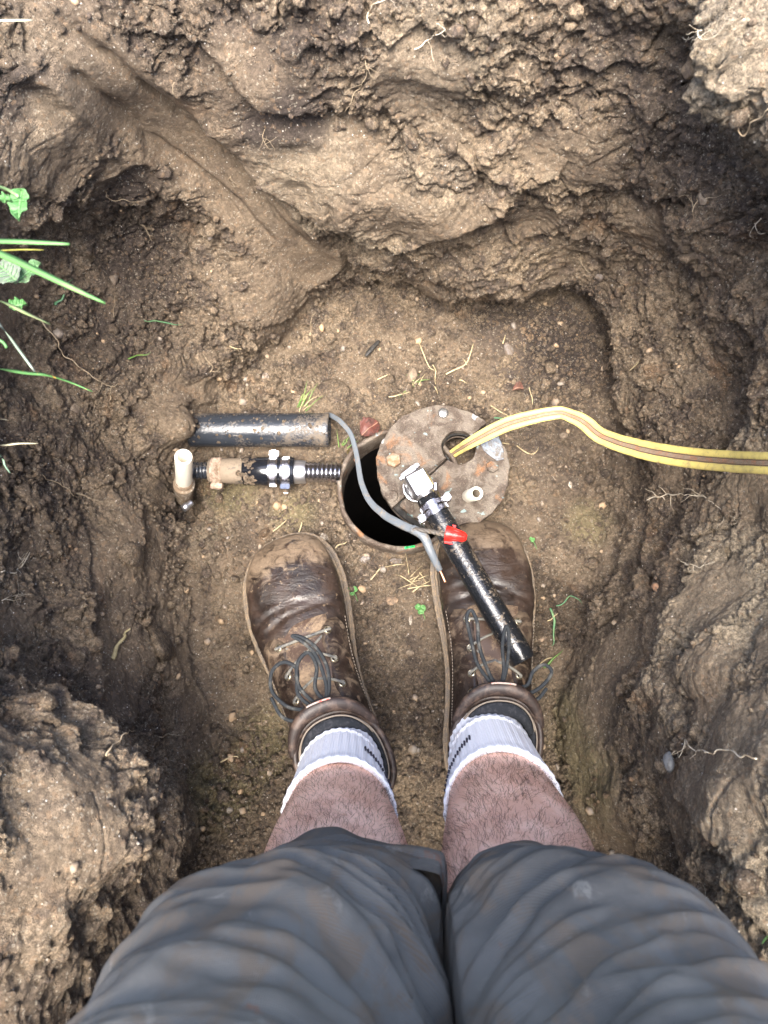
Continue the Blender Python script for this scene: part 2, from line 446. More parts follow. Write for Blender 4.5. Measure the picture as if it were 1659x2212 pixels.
def gnorm(P):
    du = np.empty_like(P); du[1:-1] = P[2:] - P[:-2]; du[0] = P[1] - P[0]; du[-1] = P[-1] - P[-2]
    dv = np.roll(P, -1, 1) - np.roll(P, 1, 1)
    n = np.cross(dv, du); n /= np.linalg.norm(n, axis=-1, keepdims=True) + 1e-12
    n[0] = (0, 0, 1)
    return n
N0 = gnorm(P0)
px0, py0, dd0 = proj(P0)
_vis = (dd0 > .1) & (px0 > -300) & (px0 < 2000) & (py0 > -300) & (py0 < 2500)
_ip = P0[_vis]; _ix = px0[_vis]; _iy = py0[_vis]; _id = dd0[_vis]
def base_at(px, py):
    m = (np.abs(_ix - px) < 14) & (np.abs(_iy - py) < 14)
    if not m.any():
        j = np.argmin((_ix - px) ** 2 + (_iy - py) ** 2); return _ip[j]
    c = _ip[m]; return c[np.argmin(_id[m])]

hole = sm(rowk, .35, 1.2)[:, None] * (1 - sm(rowk, 6.0, 7.5))[:, None]   # wall weight
fade = (1 - sm(rowk, 6.5, 8.5))[:, None]
act = rowk < 8.6
Pa = P0[act]; Na = N0[act]; ha = np.broadcast_to(hole[act], Pa.shape[:2]); fa = np.broadcast_to(fade[act], Pa.shape[:2])

# masks in world space --------------------------------------------------
def seg_mask(P, path, w0, w1):
    """distance of every point to a 3D polyline; also signed side in the wall"""
    best = np.full(P.shape[:-1], 9., np.float32); par = np.zeros_like(best)
    L = len(path) - 1
    for i in range(L):
        a, b = path[i], path[i + 1]; ab = b - a
        t = np.clip(((P - a) @ ab) / (ab @ ab), 0, 1)
        d = np.linalg.norm(P - a - t[..., None] * ab, axis=-1)
        m = d < best; best = np.where(m, d, best); par = np.where(m, (i + t) / L, par)
    return best, par
lumps = [ (392, 930, .026, .040), (350, 940, .028, .022), (300, 1790, .035, .008), # px, py, radius, height
 (880, 430, .085, .030), (1010, 400, .07, .020), (640, 400, .07, .022), (1190, 300, .07, .020), (1050, 560, .05, .012),
 (820, 560, .05, .014), (1290, 470, .08, .016), (300, 330, .08, .006), (420, 690, .07, .012), (250, 640, .06, .012), (620, 660, .06, .014),
 (240, 800, .06, .014), (520, 730, .05, .012), (1450, 900, .06, .018), (1400, 720, .05, .016), (1560, 1300, .07, .022), (1600, 1450, .06, .018),
 (1480, 1480, .06, .014), (1400, 1600, .06, .016), (1360, 1750, .05, .014), (350, 1390, .045, .010), (290, 1190, .04, .012), (150, 1300, .05, .012),
 (200, 1650, .06, .02), (120, 1850, .06, .02), (300, 560, .05, -.010), (390, 500, .04, -.008), (1560, 120, .05, .03),
 (1180, 650, .05, -.018), (1260, 660, .05, -.015), (1500, 180, .06, -.03), (1540, 870, .045, -.03), (1620, 560, .05, -.03),
 (100, 560, .06, .012), (700, 90, .07, .016), (950, 120, .07, .018), (1250, 170, .06, -.014), (480, 180, .08, .012), (60, 240, .05, -.02),
 (900, 250, .06, -.010), (1330, 1900, .05, -.02), (460, 1990, .06, -.025), (90, 2100, .06, -.0), (720, 845, .028, .006), (1480, 470, .05, .018)]
disp = np.zeros(Pa.shape[:2], np.float32)
for (lx, ly, lr, lh) in lumps:
    c = base_at(lx, ly)
    d = np.linalg.norm(Pa - c, axis=-1) / lr
    disp += (lh * np.exp(-(d ** 2.4) * .9)).astype(np.float32)
# ledges (upper side juts, lower side undercut) and open cracks
wq = Pa + .006 * np.stack([perlin(Pa, 26, 201), perlin(Pa, 26, 202), perlin(Pa, 26, 203)], -1) + .0022 * np.stack([perlin(Pa, 90, 204), perlin(Pa, 90, 205), perlin(Pa, 90, 206)], -1)
def near(path):
    path = [base_at(*q) for q in path]
    best = np.full(Pa.shape[:2], 9., np.float32); sg = np.zeros_like(best); par = np.zeros_like(best); L = len(path) - 1
    lo = np.min(path, 0) - .09; hi = np.max(path, 0) + .09
    m = ((wq > lo) & (wq < hi)).all(-1)
    Q = wq[m]; b = np.full(len(Q), 9.); s_ = np.zeros(len(Q)); r = np.zeros(len(Q))
    for i in range(L):
        a, c = path[i], path[i + 1]; ab = c - a; t = np.clip(((Q - a) @ ab) / (ab @ ab), 0, 1)
        v = Q - a - t[:, None] * ab; d = np.linalg.norm(v, axis=1); k = d < b
        b = np.where(k, d, b); s_ = np.where(k, v[:, 2], s_); r = np.where(k, (i + t) / L, r)
    return m, b, s_, r
def ledge(path, dep, w):
    global disp
    m, d, s_, r = near(path); e = np.sin(np.clip(r, .0, 1.) * math.pi) ** .4
    disp[m] += (dep * np.tanh(np.sign(s_) * d / (.30 * w)) * np.exp(-d / w) * e).astype(np.float32)
def crack(path, dep, w):
    global disp
    m, d, s_, r = near(path); e = np.sin(np.clip(r, .0, 1.) * math.pi) ** .5
    disp[m] += ((-dep * np.exp(-(d / w) ** 2) + .3 * dep * np.exp(-((d - 2.4 * w) / (1.5 * w)) ** 2)) * e).astype(np.float32)
for pth, dep, w in [
    ([(700, 470), (745, 495), (860, 520), (960, 470), (1060, 425), (1140, 385)], .017, .022),
    ([(560, 400), (640, 440), (720, 500), (745, 590), (800, 615)], .012, .016),
    ([(1180, 400), (1300, 425), (1400, 440), (1530, 405)], .016, .020), ([(960, 300), (1050, 350), (1140, 385), (1195, 380), (1220, 330)], .012, .014),
    ([(1040, 450), (1100, 520), (1200, 508), (1290, 555), (1395, 640), (1435, 770), (1490, 850)], .014, .016),
    ([(760, 600), (860, 630), (1000, 640), (1080, 622)], .012, .012), ([(1340, 640), (1390, 720), (1400, 840), (1480, 880)], .014, .018),
    ([(130, 650), (200, 560), (250, 500), (340, 440), (440, 480), (470, 540)], .007, .012), ([(450, 640), (520, 700), (640, 690), (680, 660)], .007, .012),
    ([(300, 90), (440, 110), (560, 225), (700, 270), (760, 250)], .014, .018), ([(180, 400), (300, 350), (400, 380)], .010, .014),
    ([(1150, 170), (1250, 160), (1400, 180)], .010, .012), ([(830, 100), (900, 60), (1000, 90), (1100, 60)], .009, .014), ([(1480, 470), (1560, 520), (1640, 560)], .016, .02),
    ([(60, 190), (120, 160), (160, 210)], .012, .012), ([(1190, 560), (1290, 600), (1360, 700), (1380, 800)], .010, .010),
    ([(450, 1130), (440, 1250), (430, 1350), (440, 1450), (480, 1560), (520, 1700), (540, 1820)], .009, .014), ([(330, 1000), (335, 1100), (300, 1180)], .008, .012),
    ([(215, 1130), (200, 1250), (190, 1350), (240, 1420), (260, 1520)], .010, .014), ([(265, 1330), (360, 1300), (430, 1350)], .007, .010),
    ([(50, 1060), (60, 1150), (90, 1230)], .009, .014), ([(0, 1480), (90, 1500), (170, 1560), (330, 1640)], .012, .02),
    ([(1440, 1180), (1410, 1300), (1380, 1420), (1330, 1500)], .009, .014), ([(1300, 950), (1290, 1060), (1340, 1150)], .009, .012), ([(1480, 1280), (1450, 1420), (1400, 1600)], .010, .016),
    ([(1230, 1330), (1218, 1450), (1210, 1600), (1225, 1750)], .010, .012), ([(1420, 1640), (1480, 1760), (1560, 1900), (1640, 2050)], .012, .018),
    ([(200, 860), (280, 900), (340, 850)], .008, .012), ([(370, 870), (480, 890), (560, 870)], .008, .010), ([(110, 760), (180, 720), (230, 650)], .010, .014)]: ledge(pth, dep, w)
for pth, dep, w in [
    ([(560, 230), (640, 265), (720, 255), (800, 280)], .012, .008), ([(680, 60), (700, 130), (690, 200)], .008, .007), ([(780, 60), (785, 95)], .014, .006), ([(1500, 40), (1570, 150), (1600, 250)], .020, .012),
    ([(1320, 480), (1300, 520), (1270, 550)], .008, .0035), ([(1180, 730), (1200, 780)], .006, .004), ([(1640, 440), (1610, 520), (1640, 600), (1650, 660)], .016, .010),
    ([(238, 1330), (236, 1400), (240, 1480)], .009, .004), ([(400, 970), (380, 1010), (370, 1060)], .006, .003), ([(1290, 990), (1330, 1010), (1340, 1060)], .006, .004),
    ([(1500, 1230), (1495, 1290), (1440, 1360)], .007, .005), ([(1370, 1480), (1400, 1500), (1395, 1560)], .010, .006), ([(270, 1520), (290, 1560), (350, 1590)], .008, .006),
    ([(60, 960), (40, 1060)], .012, .008), ([(250, 620), (230, 680), (240, 740)], .010, .007), ([(700, 400), (710, 470)], .006, .006), ([(1050, 430), (1060, 480)], .012, .007),
    ([(360, 250), (460, 300), (520, 360)], .006, .005), ([(1350, 1820), (1300, 1900), (1330, 1980)], .012, .01), ([(150, 1600), (140, 1660)], .008, .005), ([(300, 1750), (260, 1850), (180, 1960)], .012, .010)]: crack(pth, dep, w)
# the long smooth chute pressed into the back wall and its two side grooves
ch = [base_at(*q) for q in ((40, 20), (170, 135), (300, 250), (430, 370), (565, 490), (700, 600))]
ce0, ce1 = ch[0], ch[-1]
dch, pch = seg_mask(Pa, ch, 0, 0)
chute = (1 - sm(dch + .006 * perlin(Pa, 30, 207), .034, .050)) * sm(pch, .0, .22)
smooth = chute * 1.0
disp = disp * (1 - .85 * chute) - .010 * (1 - sm(dch, .016, .044)) * sm(pch, .02, .3) * 1.0
for off, dep, wid in ((((60, 70), (200, 200), (330, 320), (450, 430), (560, 530)), .009, .0042), (((120, 30), (260, 150), (400, 280), (540, 400), (660, 510)), .012, .0050), (((250, 230), (370, 345), (500, 465), (620, 560)), .0085, .0055), (((330, 215), (470, 350), (590, 470), (700, 580)), .010, .0060)):
    d2, p2 = seg_mask(Pa, [base_at(*q) for q in off], 0, 0)
    disp -= dep * np.exp(-(d2 / wid) ** 2) * sm(p2, 0, .2) * (1 - sm(p2, .85, 1))
# scraped, smooth faces
def patch(q, r, soft=.6):
    c = base_at(*q); d = np.linalg.norm(Pa - c, axis=-1) / r
    d = d + .35 * nz
    return 1 - sm(d, 1 - soft * .5, 1 + soft * .5)
nz = fbm(Pa, 22, 3, 5)
for q, r in (((620, 700), .055), ((540, 620), .05), ((880, 430), .05), ((1000, 440), .05), ((1330, 1400), .05), ((1260, 1560), .06), ((1280, 1700), .05), ((1540, 860), .028),
             ((430, 1400), .06), ((480, 1250), .06), ((450, 1550), .05), ((250, 640), .03), ((1190, 330), .035), ((600, 1100), .05), ((1240, 1180), .05), ((1560, 1300), .05), ((1600, 1600), .06), ((1560, 1480), .04), ((1150, 480), .03), ((1250, 330), .05), ((560, 190), .05), ((900, 170), .05), ((150, 330), .05), ((60, 640), .03), ((1480, 1700), .04), ((120, 1800), .05), ((1450, 1000), .03), ((350, 1250), .04)):
    smooth = np.maximum(smooth, patch(q, r) * .85)
gsm = sm(fbm(Pa, 6.5, 3, 208), .05, .42); smooth = np.maximum(smooth, gsm * .8)
smooth = smooth * (1 - .9 * patch((1430, 760), .13)) * (1 - .8 * patch((1500, 400), .10)) * (1 - .7 * patch((280, 600), .13))
tan = np.zeros_like(disp)  # pale soil; right-wall patches also paint in the brighter light there
for q, r, a in (((620, 350), .045, .9), ((700, 330), .04, .8), ((800, 500), .05, .45), ((650, 450), .05, .5), ((1190, 365), .012, .9), ((1590, 1300), .10, .8), ((1600, 1750), .10, .7), ((950, 130), .06, .5),
                ((100, 250), .06, .4), ((1600, 60), .06, .5), ((450, 1130), .03, .5), ((1500, 1750), .05, .35), ((890, 380), .06, .3), ((1620, 1000), .05, .5), ((130, 1900), .08, .05)):
    tan = np.maximum(tan, patch(q, r, 1.2) * a)
olive = np.zeros_like(disp)
for q, r in (((1230, 1560), .045), ((1260, 1680), .05), ((640, 1090), .03), ((500, 1050), .04), ((1260, 1120), .03), ((480, 1700), .05), ((560, 1600), .04)):
    olive = np.maximum(olive, patch(q, r, 1.2) * .7)
moist_shade = np.zeros_like(disp)  # damp soil; in the back-right recess its shade is painted in too
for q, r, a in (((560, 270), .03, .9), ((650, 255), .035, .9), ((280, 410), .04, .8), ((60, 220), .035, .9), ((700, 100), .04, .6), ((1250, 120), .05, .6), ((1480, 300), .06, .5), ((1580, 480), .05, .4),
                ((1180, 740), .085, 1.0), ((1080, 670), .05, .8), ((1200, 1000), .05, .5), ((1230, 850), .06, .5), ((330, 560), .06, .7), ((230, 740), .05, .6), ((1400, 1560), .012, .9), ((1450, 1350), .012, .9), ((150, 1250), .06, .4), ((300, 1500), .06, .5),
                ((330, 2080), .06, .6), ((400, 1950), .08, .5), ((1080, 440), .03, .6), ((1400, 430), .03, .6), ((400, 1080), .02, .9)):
    moist_shade = np.maximum(moist_shade, patch(q, r, 1.2) * a)

# staged displacement ----------------------------------------------------
rough = 1 - smooth
big = fbm(Pa, 5.5, 3, 21)
disp += (.020 * big * (.15 + .85 * ha) * fa * (1 - .85 * chute)).astype(np.float32)
P1 = Pa + Na * disp[..., None]
Pw = P1 + .012 * np.stack([perlin(P1, 14, 31), perlin(P1, 14, 32), perlin(P1, 14, 33)], -1)
# broken ledges: bands that run along the wall, jutting and undercut
zz = Pw[..., 2] + .35 * .06 * fbm(P1 * np.array((1, 1, .4)), 9, 3, 41)
def saw(x): fr = x - np.floor(x); return np.where(fr < .78, fr / .78, (1 - fr) / .22)
led = saw(zz * 13.0) - .5; led2 = saw(zz * 34.0 + 2.3 * perlin(P1, 20, 44)) - .5
ledm = sm(fbm(P1, 7, 2, 45), -.25, .25)
d2 = ha * (.0100 * led * (.3 + .7 * ledm) + .0042 * led2 * (1 - .5 * ledm)) * (.05 + .95 * rough)
med = fbm(P1, 17, 4, 51)
bil = np.abs(perlin(Pw, 30, 52)); bil2 = np.abs(perlin(Pw, 66, 53))
crum = sm(fbm(P1, 10, 3, 61), -.30, .25) * rough                 # where soil is crumbly
wallish = .35 + .65 * ha
d2 = d2 + (.0115 * med * wallish + .011 * (bil - .25) * ha + .0050 * (bil2 - .25) * wallish) * (.08 + .92 * rough)
P2 = P1 + Na * (d2 * fa)[..., None]
w1 = worley(P2 + .004 * np.stack([perlin(P2, 60, 71), perlin(P2, 60, 72), perlin(P2, 60, 73)], -1), 42, 81)
w2 = worley(P2, 105, 82)
w3 = worley(P2, 215, 83)
clod = (.55 - w1[0]) * (.4 + .9 * w1[2])
d3 = crum * (.0075 * clod * sm(w1[2], .35, .8) + .0052 * (.5 - w2[0]) * (.3 + w2[2])) + .0032 * (.5 - w3[0]) * (.08 + .92 * rough)
crk = 1 - sm(w1[1] - w1[0], .0, .10)
d3 = d3 - .0065 * crk * crum * wallish
wc = worley(Pw, 13, 84)
crk2 = (1 - sm(wc[1] - wc[0], .0, .035 + .02 * med)) * sm(fbm(P1, 8, 2, 62), -.1, .2)
d3 = d3 - .010 * crk2 * ha * rough
d3 = d3 + (.0024 * fbm(P2, 120, 3, 91) - .0030 * np.abs(perlin(P2, 85, 92)) * crum) * (.12 + .88 * rough)
# trowel streaks inside the recess at the back right
lowfreq = 0
str_ = np.sin((Pw[..., 2] + .02 * perlin(P1, 12, 95)) * 640)
rc = base_at(1240, 600); dr = np.linalg.norm(Pa - rc, axis=-1)
d3 = d3 + .0010 * str_ * (1 - sm(dr, .06, .16)) * ha
P3 = P2 + gnorm(np.concatenate([P2, P0[~act][:1]]))[:-1] * (d3 * fa)[..., None]
# trim: bore hole for the casing, little pit under the riser
CAS = W(866, 1055, .025)
rr = np.hypot(P3[..., 0] - CAS[0], P3[..., 1] - CAS[1])
P3[..., 2] = np.where((rr < .12) & (P3[..., 2] > .012), .012 + (P3[..., 2] - .012) * sm(rr, .088, .12), P3[..., 2])
P3[..., 2] -= 1.25 * (rr < .0868) * (ha < .6)
PIT = W(392, 1085, .0); rp = np.hypot(P3[..., 0] - PIT[0], P3[..., 1] - PIT[1])
P3[..., 2] -= .05 * (1 - sm(rp, .016, .034)) * (rp < .05)
# keep the floor level where boots and pipes lie
Pt = P0.copy(); Pt[act] = P3
ids = np.arange(NR * NT).reshape(NR, NT)
a = ids[:-1]; b = ids[1:]; a2 = np.roll(a, -1, 1); b2 = np.roll(b, -1, 1)
quads = np.stack([a, a2, b2, b], -1).reshape(-1, 4)
me = fastmesh('pit_ground', Pt.reshape(-1, 3), quads[:, ::-1] if False else quads)
for nm, arr in (('smooth', smooth), ('tan', tan), ('olive', olive), ('moist_shade', moist_shade)):
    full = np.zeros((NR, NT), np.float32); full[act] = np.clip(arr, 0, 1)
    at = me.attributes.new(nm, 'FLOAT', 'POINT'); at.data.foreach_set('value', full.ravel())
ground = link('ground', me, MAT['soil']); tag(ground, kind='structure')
ground['label'] = 'dug brown clay soil of the pit floor and walls'

# coarse copy for placing things on it
cr_ = Pt[:, ::3][::2]; n1, n2 = cr_.shape[:2]
ci = np.arange(n1 * n2).reshape(n1, n2)
a = ci[:-1]; b = ci[1:]
cq = np.stack([a, np.roll(a, -1, 1), np.roll(b, -1, 1), b], -1).reshape(-1, 4)
BV = BVHTree.FromPolygons([tuple(v) for v in cr_.reshape(-1, 3).tolist()], cq.tolist())
def hit(px, py, lift=0.0):
    d = W(px, py, 0) - np.array((0, 0, H)); d /= np.linalg.norm(d)
    h = BV.ray_cast(Vector((0, 0, H)), Vector(d), 3)
    if h[0] is None: return W(px, py, 0), np.array((0, 0, 1.))
    n = np.array(h[1]); n = n if n @ d < 0 else -n
    return np.array(h[0]) + n * lift, n
def onfloor(x, y, z0=.6):
    h = BV.ray_cast(Vector((x, y, z0)), Vector((0, 0, -1)), 3)
    return h[0].z if h[0] is not None else 0.0
# ------------------------------------------------------------ well casing
def jit(a, amp): return a + amp * rng.standard_normal(np.shape(a))
cas = thing('well_casing', 'wide rusted steel well pipe sunk in the pit floor, open and dark inside', 'well pipe', (CAS[0], CAS[1], 0))
zt = .030
def casing(g):
    n = 128; th = np.linspace(0, 2 * math.pi, n, endpoint=False)
    prof = [(-1.1, .0835), (-.2, .0835), (zt - .03, .0835), (zt - .004, .0835), (zt - .0008, .0845), (zt, .086), (zt - .0006, .0885), (zt - .003, .0903), (zt - .02, .0905), (-.06, .0905), (-1.1, .0905)]
    v = []; 
    edge = .0012 * (np.sin(5 * th + 1) + np.sin(11 * th) + .8 * np.sin(23 * th + 2)) 
    for i, (z, r) in enumerate(prof):
        w = 1.0 if 3 <= i <= 8 else .3
        rr_ = r + (edge * .35 * w if z > -.1 else 0)
        zz_ = z + (edge * .9 if 3 <= i <= 8 else 0)
        v.append(np.stack([CAS[0] + rr_ * np.cos(th), CAS[1] + rr_ * np.sin(th), np.broadcast_to(zz_, th.shape)], -1))
    f = []
    for i in range(len(prof) - 1):
        for j in range(n):
            k = (j + 1) % n; f.append((i * n + j, i * n + k, (i + 1) * n + k, (i + 1) * n + j))
    g.add(np.concatenate(v), f)
g = G(); casing(g); g.build('casing_wall', MAT['rust2'], cas)
g = G(); lathe(g, np.array((CAS[0], CAS[1], -1.05)), np.array((CAS[0], CAS[1], .02)), [(0, .001), (0, .0832), (1.030, .0832)], 90); g.build('shade_inner_wall', simple('shade_painted_iron', (.0035, .003, .003), .7, 0, .15, (.008, .006, .005), 40), cas)  # near-black liner: shade of the deep pipe put into its colour
g = G()
for px, py in ((875.5, 1172.5), (878, 1175), (880, 1174), (888, 1177), (891, 1179), (893, 1177), (884, 1175.5)):
    c = W(px, py, zt + .0012) * 1.0
    d = c[:2] - CAS[:2]; d = d / np.linalg.norm(d) * .0868; c[0], c[1] = CAS[0] + d[0], CAS[1] + d[1]
    a = rng.uniform(0, 6.28, 9); th = np.linspace(0, 6.28, 9, endpoint=False); r = .0016 * rng.uniform(.6, 1.5, 9)
    top = np.stack([c[0] + r * np.cos(th), c[1] + r * np.sin(th) * .8, np.full(9, c[2] + .0012)], -1)
    bot = top * 1.0; bot[:, :2] = c[:2] + (top[:, :2] - c[:2]) * 1.15; bot[:, 2] -= .0022
    g.add(np.concatenate([top, bot]), [tuple(range(9))] + [(i, 9 + i, 9 + (i + 1) % 9, (i + 1) % 9) for i in range(9)])
g.build('paint_flakes', simple('bright_green_paint', (.03, .62, .16), .4), cas)

# ------------------------------------------------------------ well cap (split seal)
CZ = .058
cc = W(955, 1007, CZ); CR = .0905
capE = thing('well_seal', 'rusted round split cap with bolts lying half off the open well pipe', 'well seal', (cc[0], cc[1], CZ))
hc = W(991.5, 965, CZ) - cc; hr = 37 / F * .97 * 1.08
pa = W(1054, 912, CZ) - cc; pb = W(859, 1088, CZ) - cc
dirn = (pb - pa)[:2]; dirn /= np.linalg.norm(dirn); nrm = np.array((-dirn[1], dirn[0]))
if nrm @ np.array((-1., 1.)) < 0: nrm = -nrm       # points to the upper left half
offL = nrm @ pa[:2]
def inhalf(side):
    """2D outline polygon of half the disc with its bite of the round hole"""
    import bisect
    gap = .0011; sh = 0.0
    poly = []
    N = 220
    # sample disc boundary on this side
    ths = np.linspace(0, 2 * math.pi, N, endpoint=False)
    base = math.atan2(dirn[1], dirn[0])
    R = CR if side > 0 else CR * 1.0
    c0 = np.zeros(2) if side > 0 else np.array((.003, -.001))
    pts = []
    # angle where the chord meets the circle
    h0 = (offL + side * gap) 
    al = math.acos(max(-1, min(1, h0 / R)))
    nb = math.atan2(nrm[1], nrm[0])
    if side > 0: A = np.linspace(nb - al, nb + al, 120)
    else: A = np.linspace(nb + al, nb + 2 * math.pi - al, 120)
    for i, a in enumerate(A):
        r = R + .0007 * math.sin(9 * a) + .0006 * math.sin(23 * a + 1) + .0003 * math.sin(61 * a)
        if side < 0 and i < 26: r -= .0075 * (1 - sm(i, 14, 26))   # chipped back corner
        pts.append(c0 * (1 if side < 0 else 0) + r * np.array((math.cos(a), math.sin(a))))
    # back along chord with round bite
    e1, e0 = pts[-1], pts[0]
    hs = hc[:2] @ dirn; hn = hc[:2] @ nrm - h0
    half = math.sqrt(max(hr ** 2 - hn ** 2, 0))
    s1, s0 = e1 @ dirn, e0 @ dirn
    sg = 1 if s0 > s1 else -1
    def onch(s): return dirn * s + nrm * (h0 + .0004 * math.sin(s * 900) + .0005 * math.sin(s * 370))
    seq = [onch(s) for s in np.linspace(s1, hs - sg * half, 14)[1:]]
    pa0 = np.arctan2((seq[-1] - hc[:2])[1], (seq[-1] - hc[:2])[0])
    q = onch(hs + sg * half); pa1 = np.arctan2((q - hc[:2])[1], (q - hc[:2])[0])
    # arc must lie on this side
    for turn in (1, -1):
        d = (pa1 - pa0) * turn % (2 * math.pi)
        mid = pa0 + turn * d / 2
        mp = hc[:2] + hr * np.array((math.cos(mid), math.sin(mid)))
        if (mp @ nrm - h0) * side > 0: break
    for t in np.linspace(0, 1, 34):
        a = pa0 + turn * d * t; seq.append(hc[:2] + (hr + .0005 * math.sin(7 * a)) * np.array((math.cos(a), math.sin(a))))
    seq += [onch(s) for s in np.linspace(hs + sg * half, s0, 14)[1:-1]]
    return np.array(pts + seq)
def extrude(g, poly, c, z0, z1, bev=.0012, tilt=None):
    """plate with a small bevel; flat faces triangulated by Blender's ngon"""
    n = len(poly); ctr = poly.mean(0)
    d = np.roll(poly, -1, 0) - np.roll(poly, 1, 0); nn = np.stack([d[:, 1], -d[:, 0]], 1); nn /= np.linalg.norm(nn, axis=1)[:, None] + 1e-9
    area = .5 * np.sum(poly[:, 0] * np.roll(poly[:, 1], -1) - poly[:, 1] * np.roll(poly[:, 0], -1))
    if area < 0: nn = -nn
    L = []
    for z, o in ((z0, 0), (z1 - bev, 0), (z1 - bev * .3, -bev * .35), (z1, -bev)):
        q = poly + nn * o
        v = np.column_stack([q + c[:2], np.full(n, z)])
        if tilt is not None: v[:, 2] += (q @ np.array(tilt))
        L.append(v)
    f = []
    for i in range(3):
        for j in range(n):
            k = (j + 1) % n; f.append((i * n + j, i * n + k, (i + 1) * n + k, (i + 1) * n + j) if area > 0 else (i * n + j, (i + 1) * n + j, (i + 1) * n + k, i * n + k))
    top = tuple(3 * n + j for j in range(n)); bot = tuple(range(n))
    f += [top if area > 0 else top[::-1], bot[::-1] if area > 0 else bot]
    g.add(np.concatenate(L), f)
CT = (-.02, .0)
def capz(p2): return CZ + p2[0] * CT[0] + p2[1] * CT[1]
for side, zo in ((1, 0), (-1, -.0022)):
    g = G(); extrude(g, inhalf(side), cc, CZ - .010 + zo, CZ + zo, tilt=CT)
    o = g.build('cap_plate', MAT['rust'], capE, smooth=False)
g = G(); wp = np.array([(W(*q, CZ) - cc)[:2] for q in ((1032, 938), (1044, 925), (1056, 915), (1068, 926), (1078, 941), (1085, 957), (1089, 975), (1089, 990), (1074, 994), (1058, 982), (1046, 972), (1037, 955))])
extrude(g, wp[::-1], cc, CZ - .0024, CZ - .0006, bev=.0008, tilt=CT); g.build('bare_metal_patch', muddy('bare_blue_grey_metal', (.20, .23, .27), (.13, .11, .09), .45, .4, 70, metal=.6), capE, smooth=False)
# lower plate and the rubber between
g = G(); th = np.linspace(0, 2 * math.pi, 90, endpoint=False)
def annulus(g, c, ro, hole_c, hole_r, z0, z1):
    n = 96; th = np.linspace(0, 2 * math.pi, n, endpoint=False)
    o = np.column_stack([c[0] + ro * np.cos(th), c[1] + ro * np.sin(th)])
    h = np.column_stack([c[0] + hole_c[0] + hole_r * np.cos(th), c[1] + hole_c[1] + hole_r * np.sin(th)])
    V = []
    for q in (o, h):
        for z in (z0, z1):
            V.append(np.column_stack([q, z + (q - c[:2]) @ np.array(CT)]))
    f = []
    for j in range(n):
        k = (j + 1) % n
        f += [(j, k, n + k, n + j), (2 * n + k, 2 * n + j, 3 * n + j, 3 * n + k), (n + j, n + k, 3 * n + k, 3 * n + j), (k, j, 2 * n + j, 2 * n + k)]
    g.add(np.concatenate(V), f)
g = G(); annulus(g, cc + np.array((.0015, .0005, 0)), CR * .985, hc[:2], hr * .97, CZ - .022, CZ - .0125); g.build('rubber_gasket', MAT['rubber'], capE)
g = G(); annulus(g, cc + np.array((.002, .0, 0)), CR * .99, hc[:2], hr * .98, CZ - .030, CZ - .0222); g.build('lower_plate', MAT['rust'], capE)
def bolt(px, py, rpx, mat, hexa=False, h=.006, lump=0, washer=False):
    p = W(px, py, CZ); p[2] = capz((p - cc)[:2]); r = rpx / F * .96
    g = G()
    n = 6 if hexa else 28
    pr = [(0, r * 1.02), (h * .75, r), (h * .95, r * .9), (h * 1.05, r * .6), (h * 1.08, 0.0001)]
    lathe(g, p - np.array((0, 0, .001)), p + np.array((0, 0, .01)), pr, 6 if hexa else 30, .4)
    if washer: lathe(g, p - np.array((0, 0, .001)), p + np.array((0, 0, .01)), [(0, r * 1.3), (.0018, r * 1.28), (.002, r * .5)], 30)
    v = g.verts(); v[:, 2] += lump * np.array([perlin(v[None] * 1.0, 260, 7)[0]])[0]; g.v = [v]
    return g.build('bolt', mat, capE, smooth=not hexa)
b1 = bolt(957, 894, 12.5, MAT['zinc'], washer=False); b1['label'] = 'shiny zinc bolt head'
bolt(850, 997, 18, MAT['rusty_bolt'], True, .009, .0012)
bolt(1064, 1008, 15, MAT['rust'], True, .005, .0014)
bolt(847, 1072, 14, MAT['rust'], False, .003, .0016)
p0 = W(1012, 1072, CZ - .004); p1 = W(1029.7, 1065.6, CZ + .038)
g = G(); L = np.linalg.norm(p1 - p0); lathe(g, p0, p1, [(0, .0088), (L * .3, .0090), (L - .001, .0090), (L, .0085), (L, .0058), (L - .02, .0056), (L * .2, .0056), (-.09, .0056), (-.09, .0001)], 40); g.build('vent_tube', MAT['pvc'], capE)
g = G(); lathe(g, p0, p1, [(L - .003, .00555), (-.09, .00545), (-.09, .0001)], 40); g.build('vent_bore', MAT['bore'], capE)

# ------------------------------------------------------------ clamps
def ribband(g, c, ax, r, w, th=.0008, slots=True, n=96, a0=0, a1=6.2832):
    """worm-drive band round axis ax: a strip with stamped grooves"""
    ax = ax / np.linalg.norm(ax); u = np.array((0, 0, 1.)) if abs(ax[2]) < .9 else np.array((0, 1., 0))
    s = np.cross(ax, u); s /= np.linalg.norm(s); q = np.cross(s, ax)
    A = np.linspace(a0, a1, n * 4)
    prof = [(-w / 2, 0), (-w / 2, th), (-w * .34, th), (-w * .32, th * .99), (w * .32, th * .99), (w * .34, th), (w / 2, th), (w / 2, 0)]
    V = []
    for i, a in enumerate(A):
        k = i % 4; gr = -(.0008) if (slots and k in (2, 3)) else 0
        d = math.cos(a) * s + math.sin(a) * q
        for j, (t, h) in enumerate(prof):
            sk = .0006 * (a % .1)
            V.append(c + ax * t + d * (r + h + (gr if j in (3, 4) else 0)))
    m = len(prof); f = []
    for i in range(len(A) - 1):
        for j in range(m - 1): f.append((i * m + j, i * m + j + 1, (i + 1) * m + j + 1, (i + 1) * m + j))
    g.add(V, f); return s, q
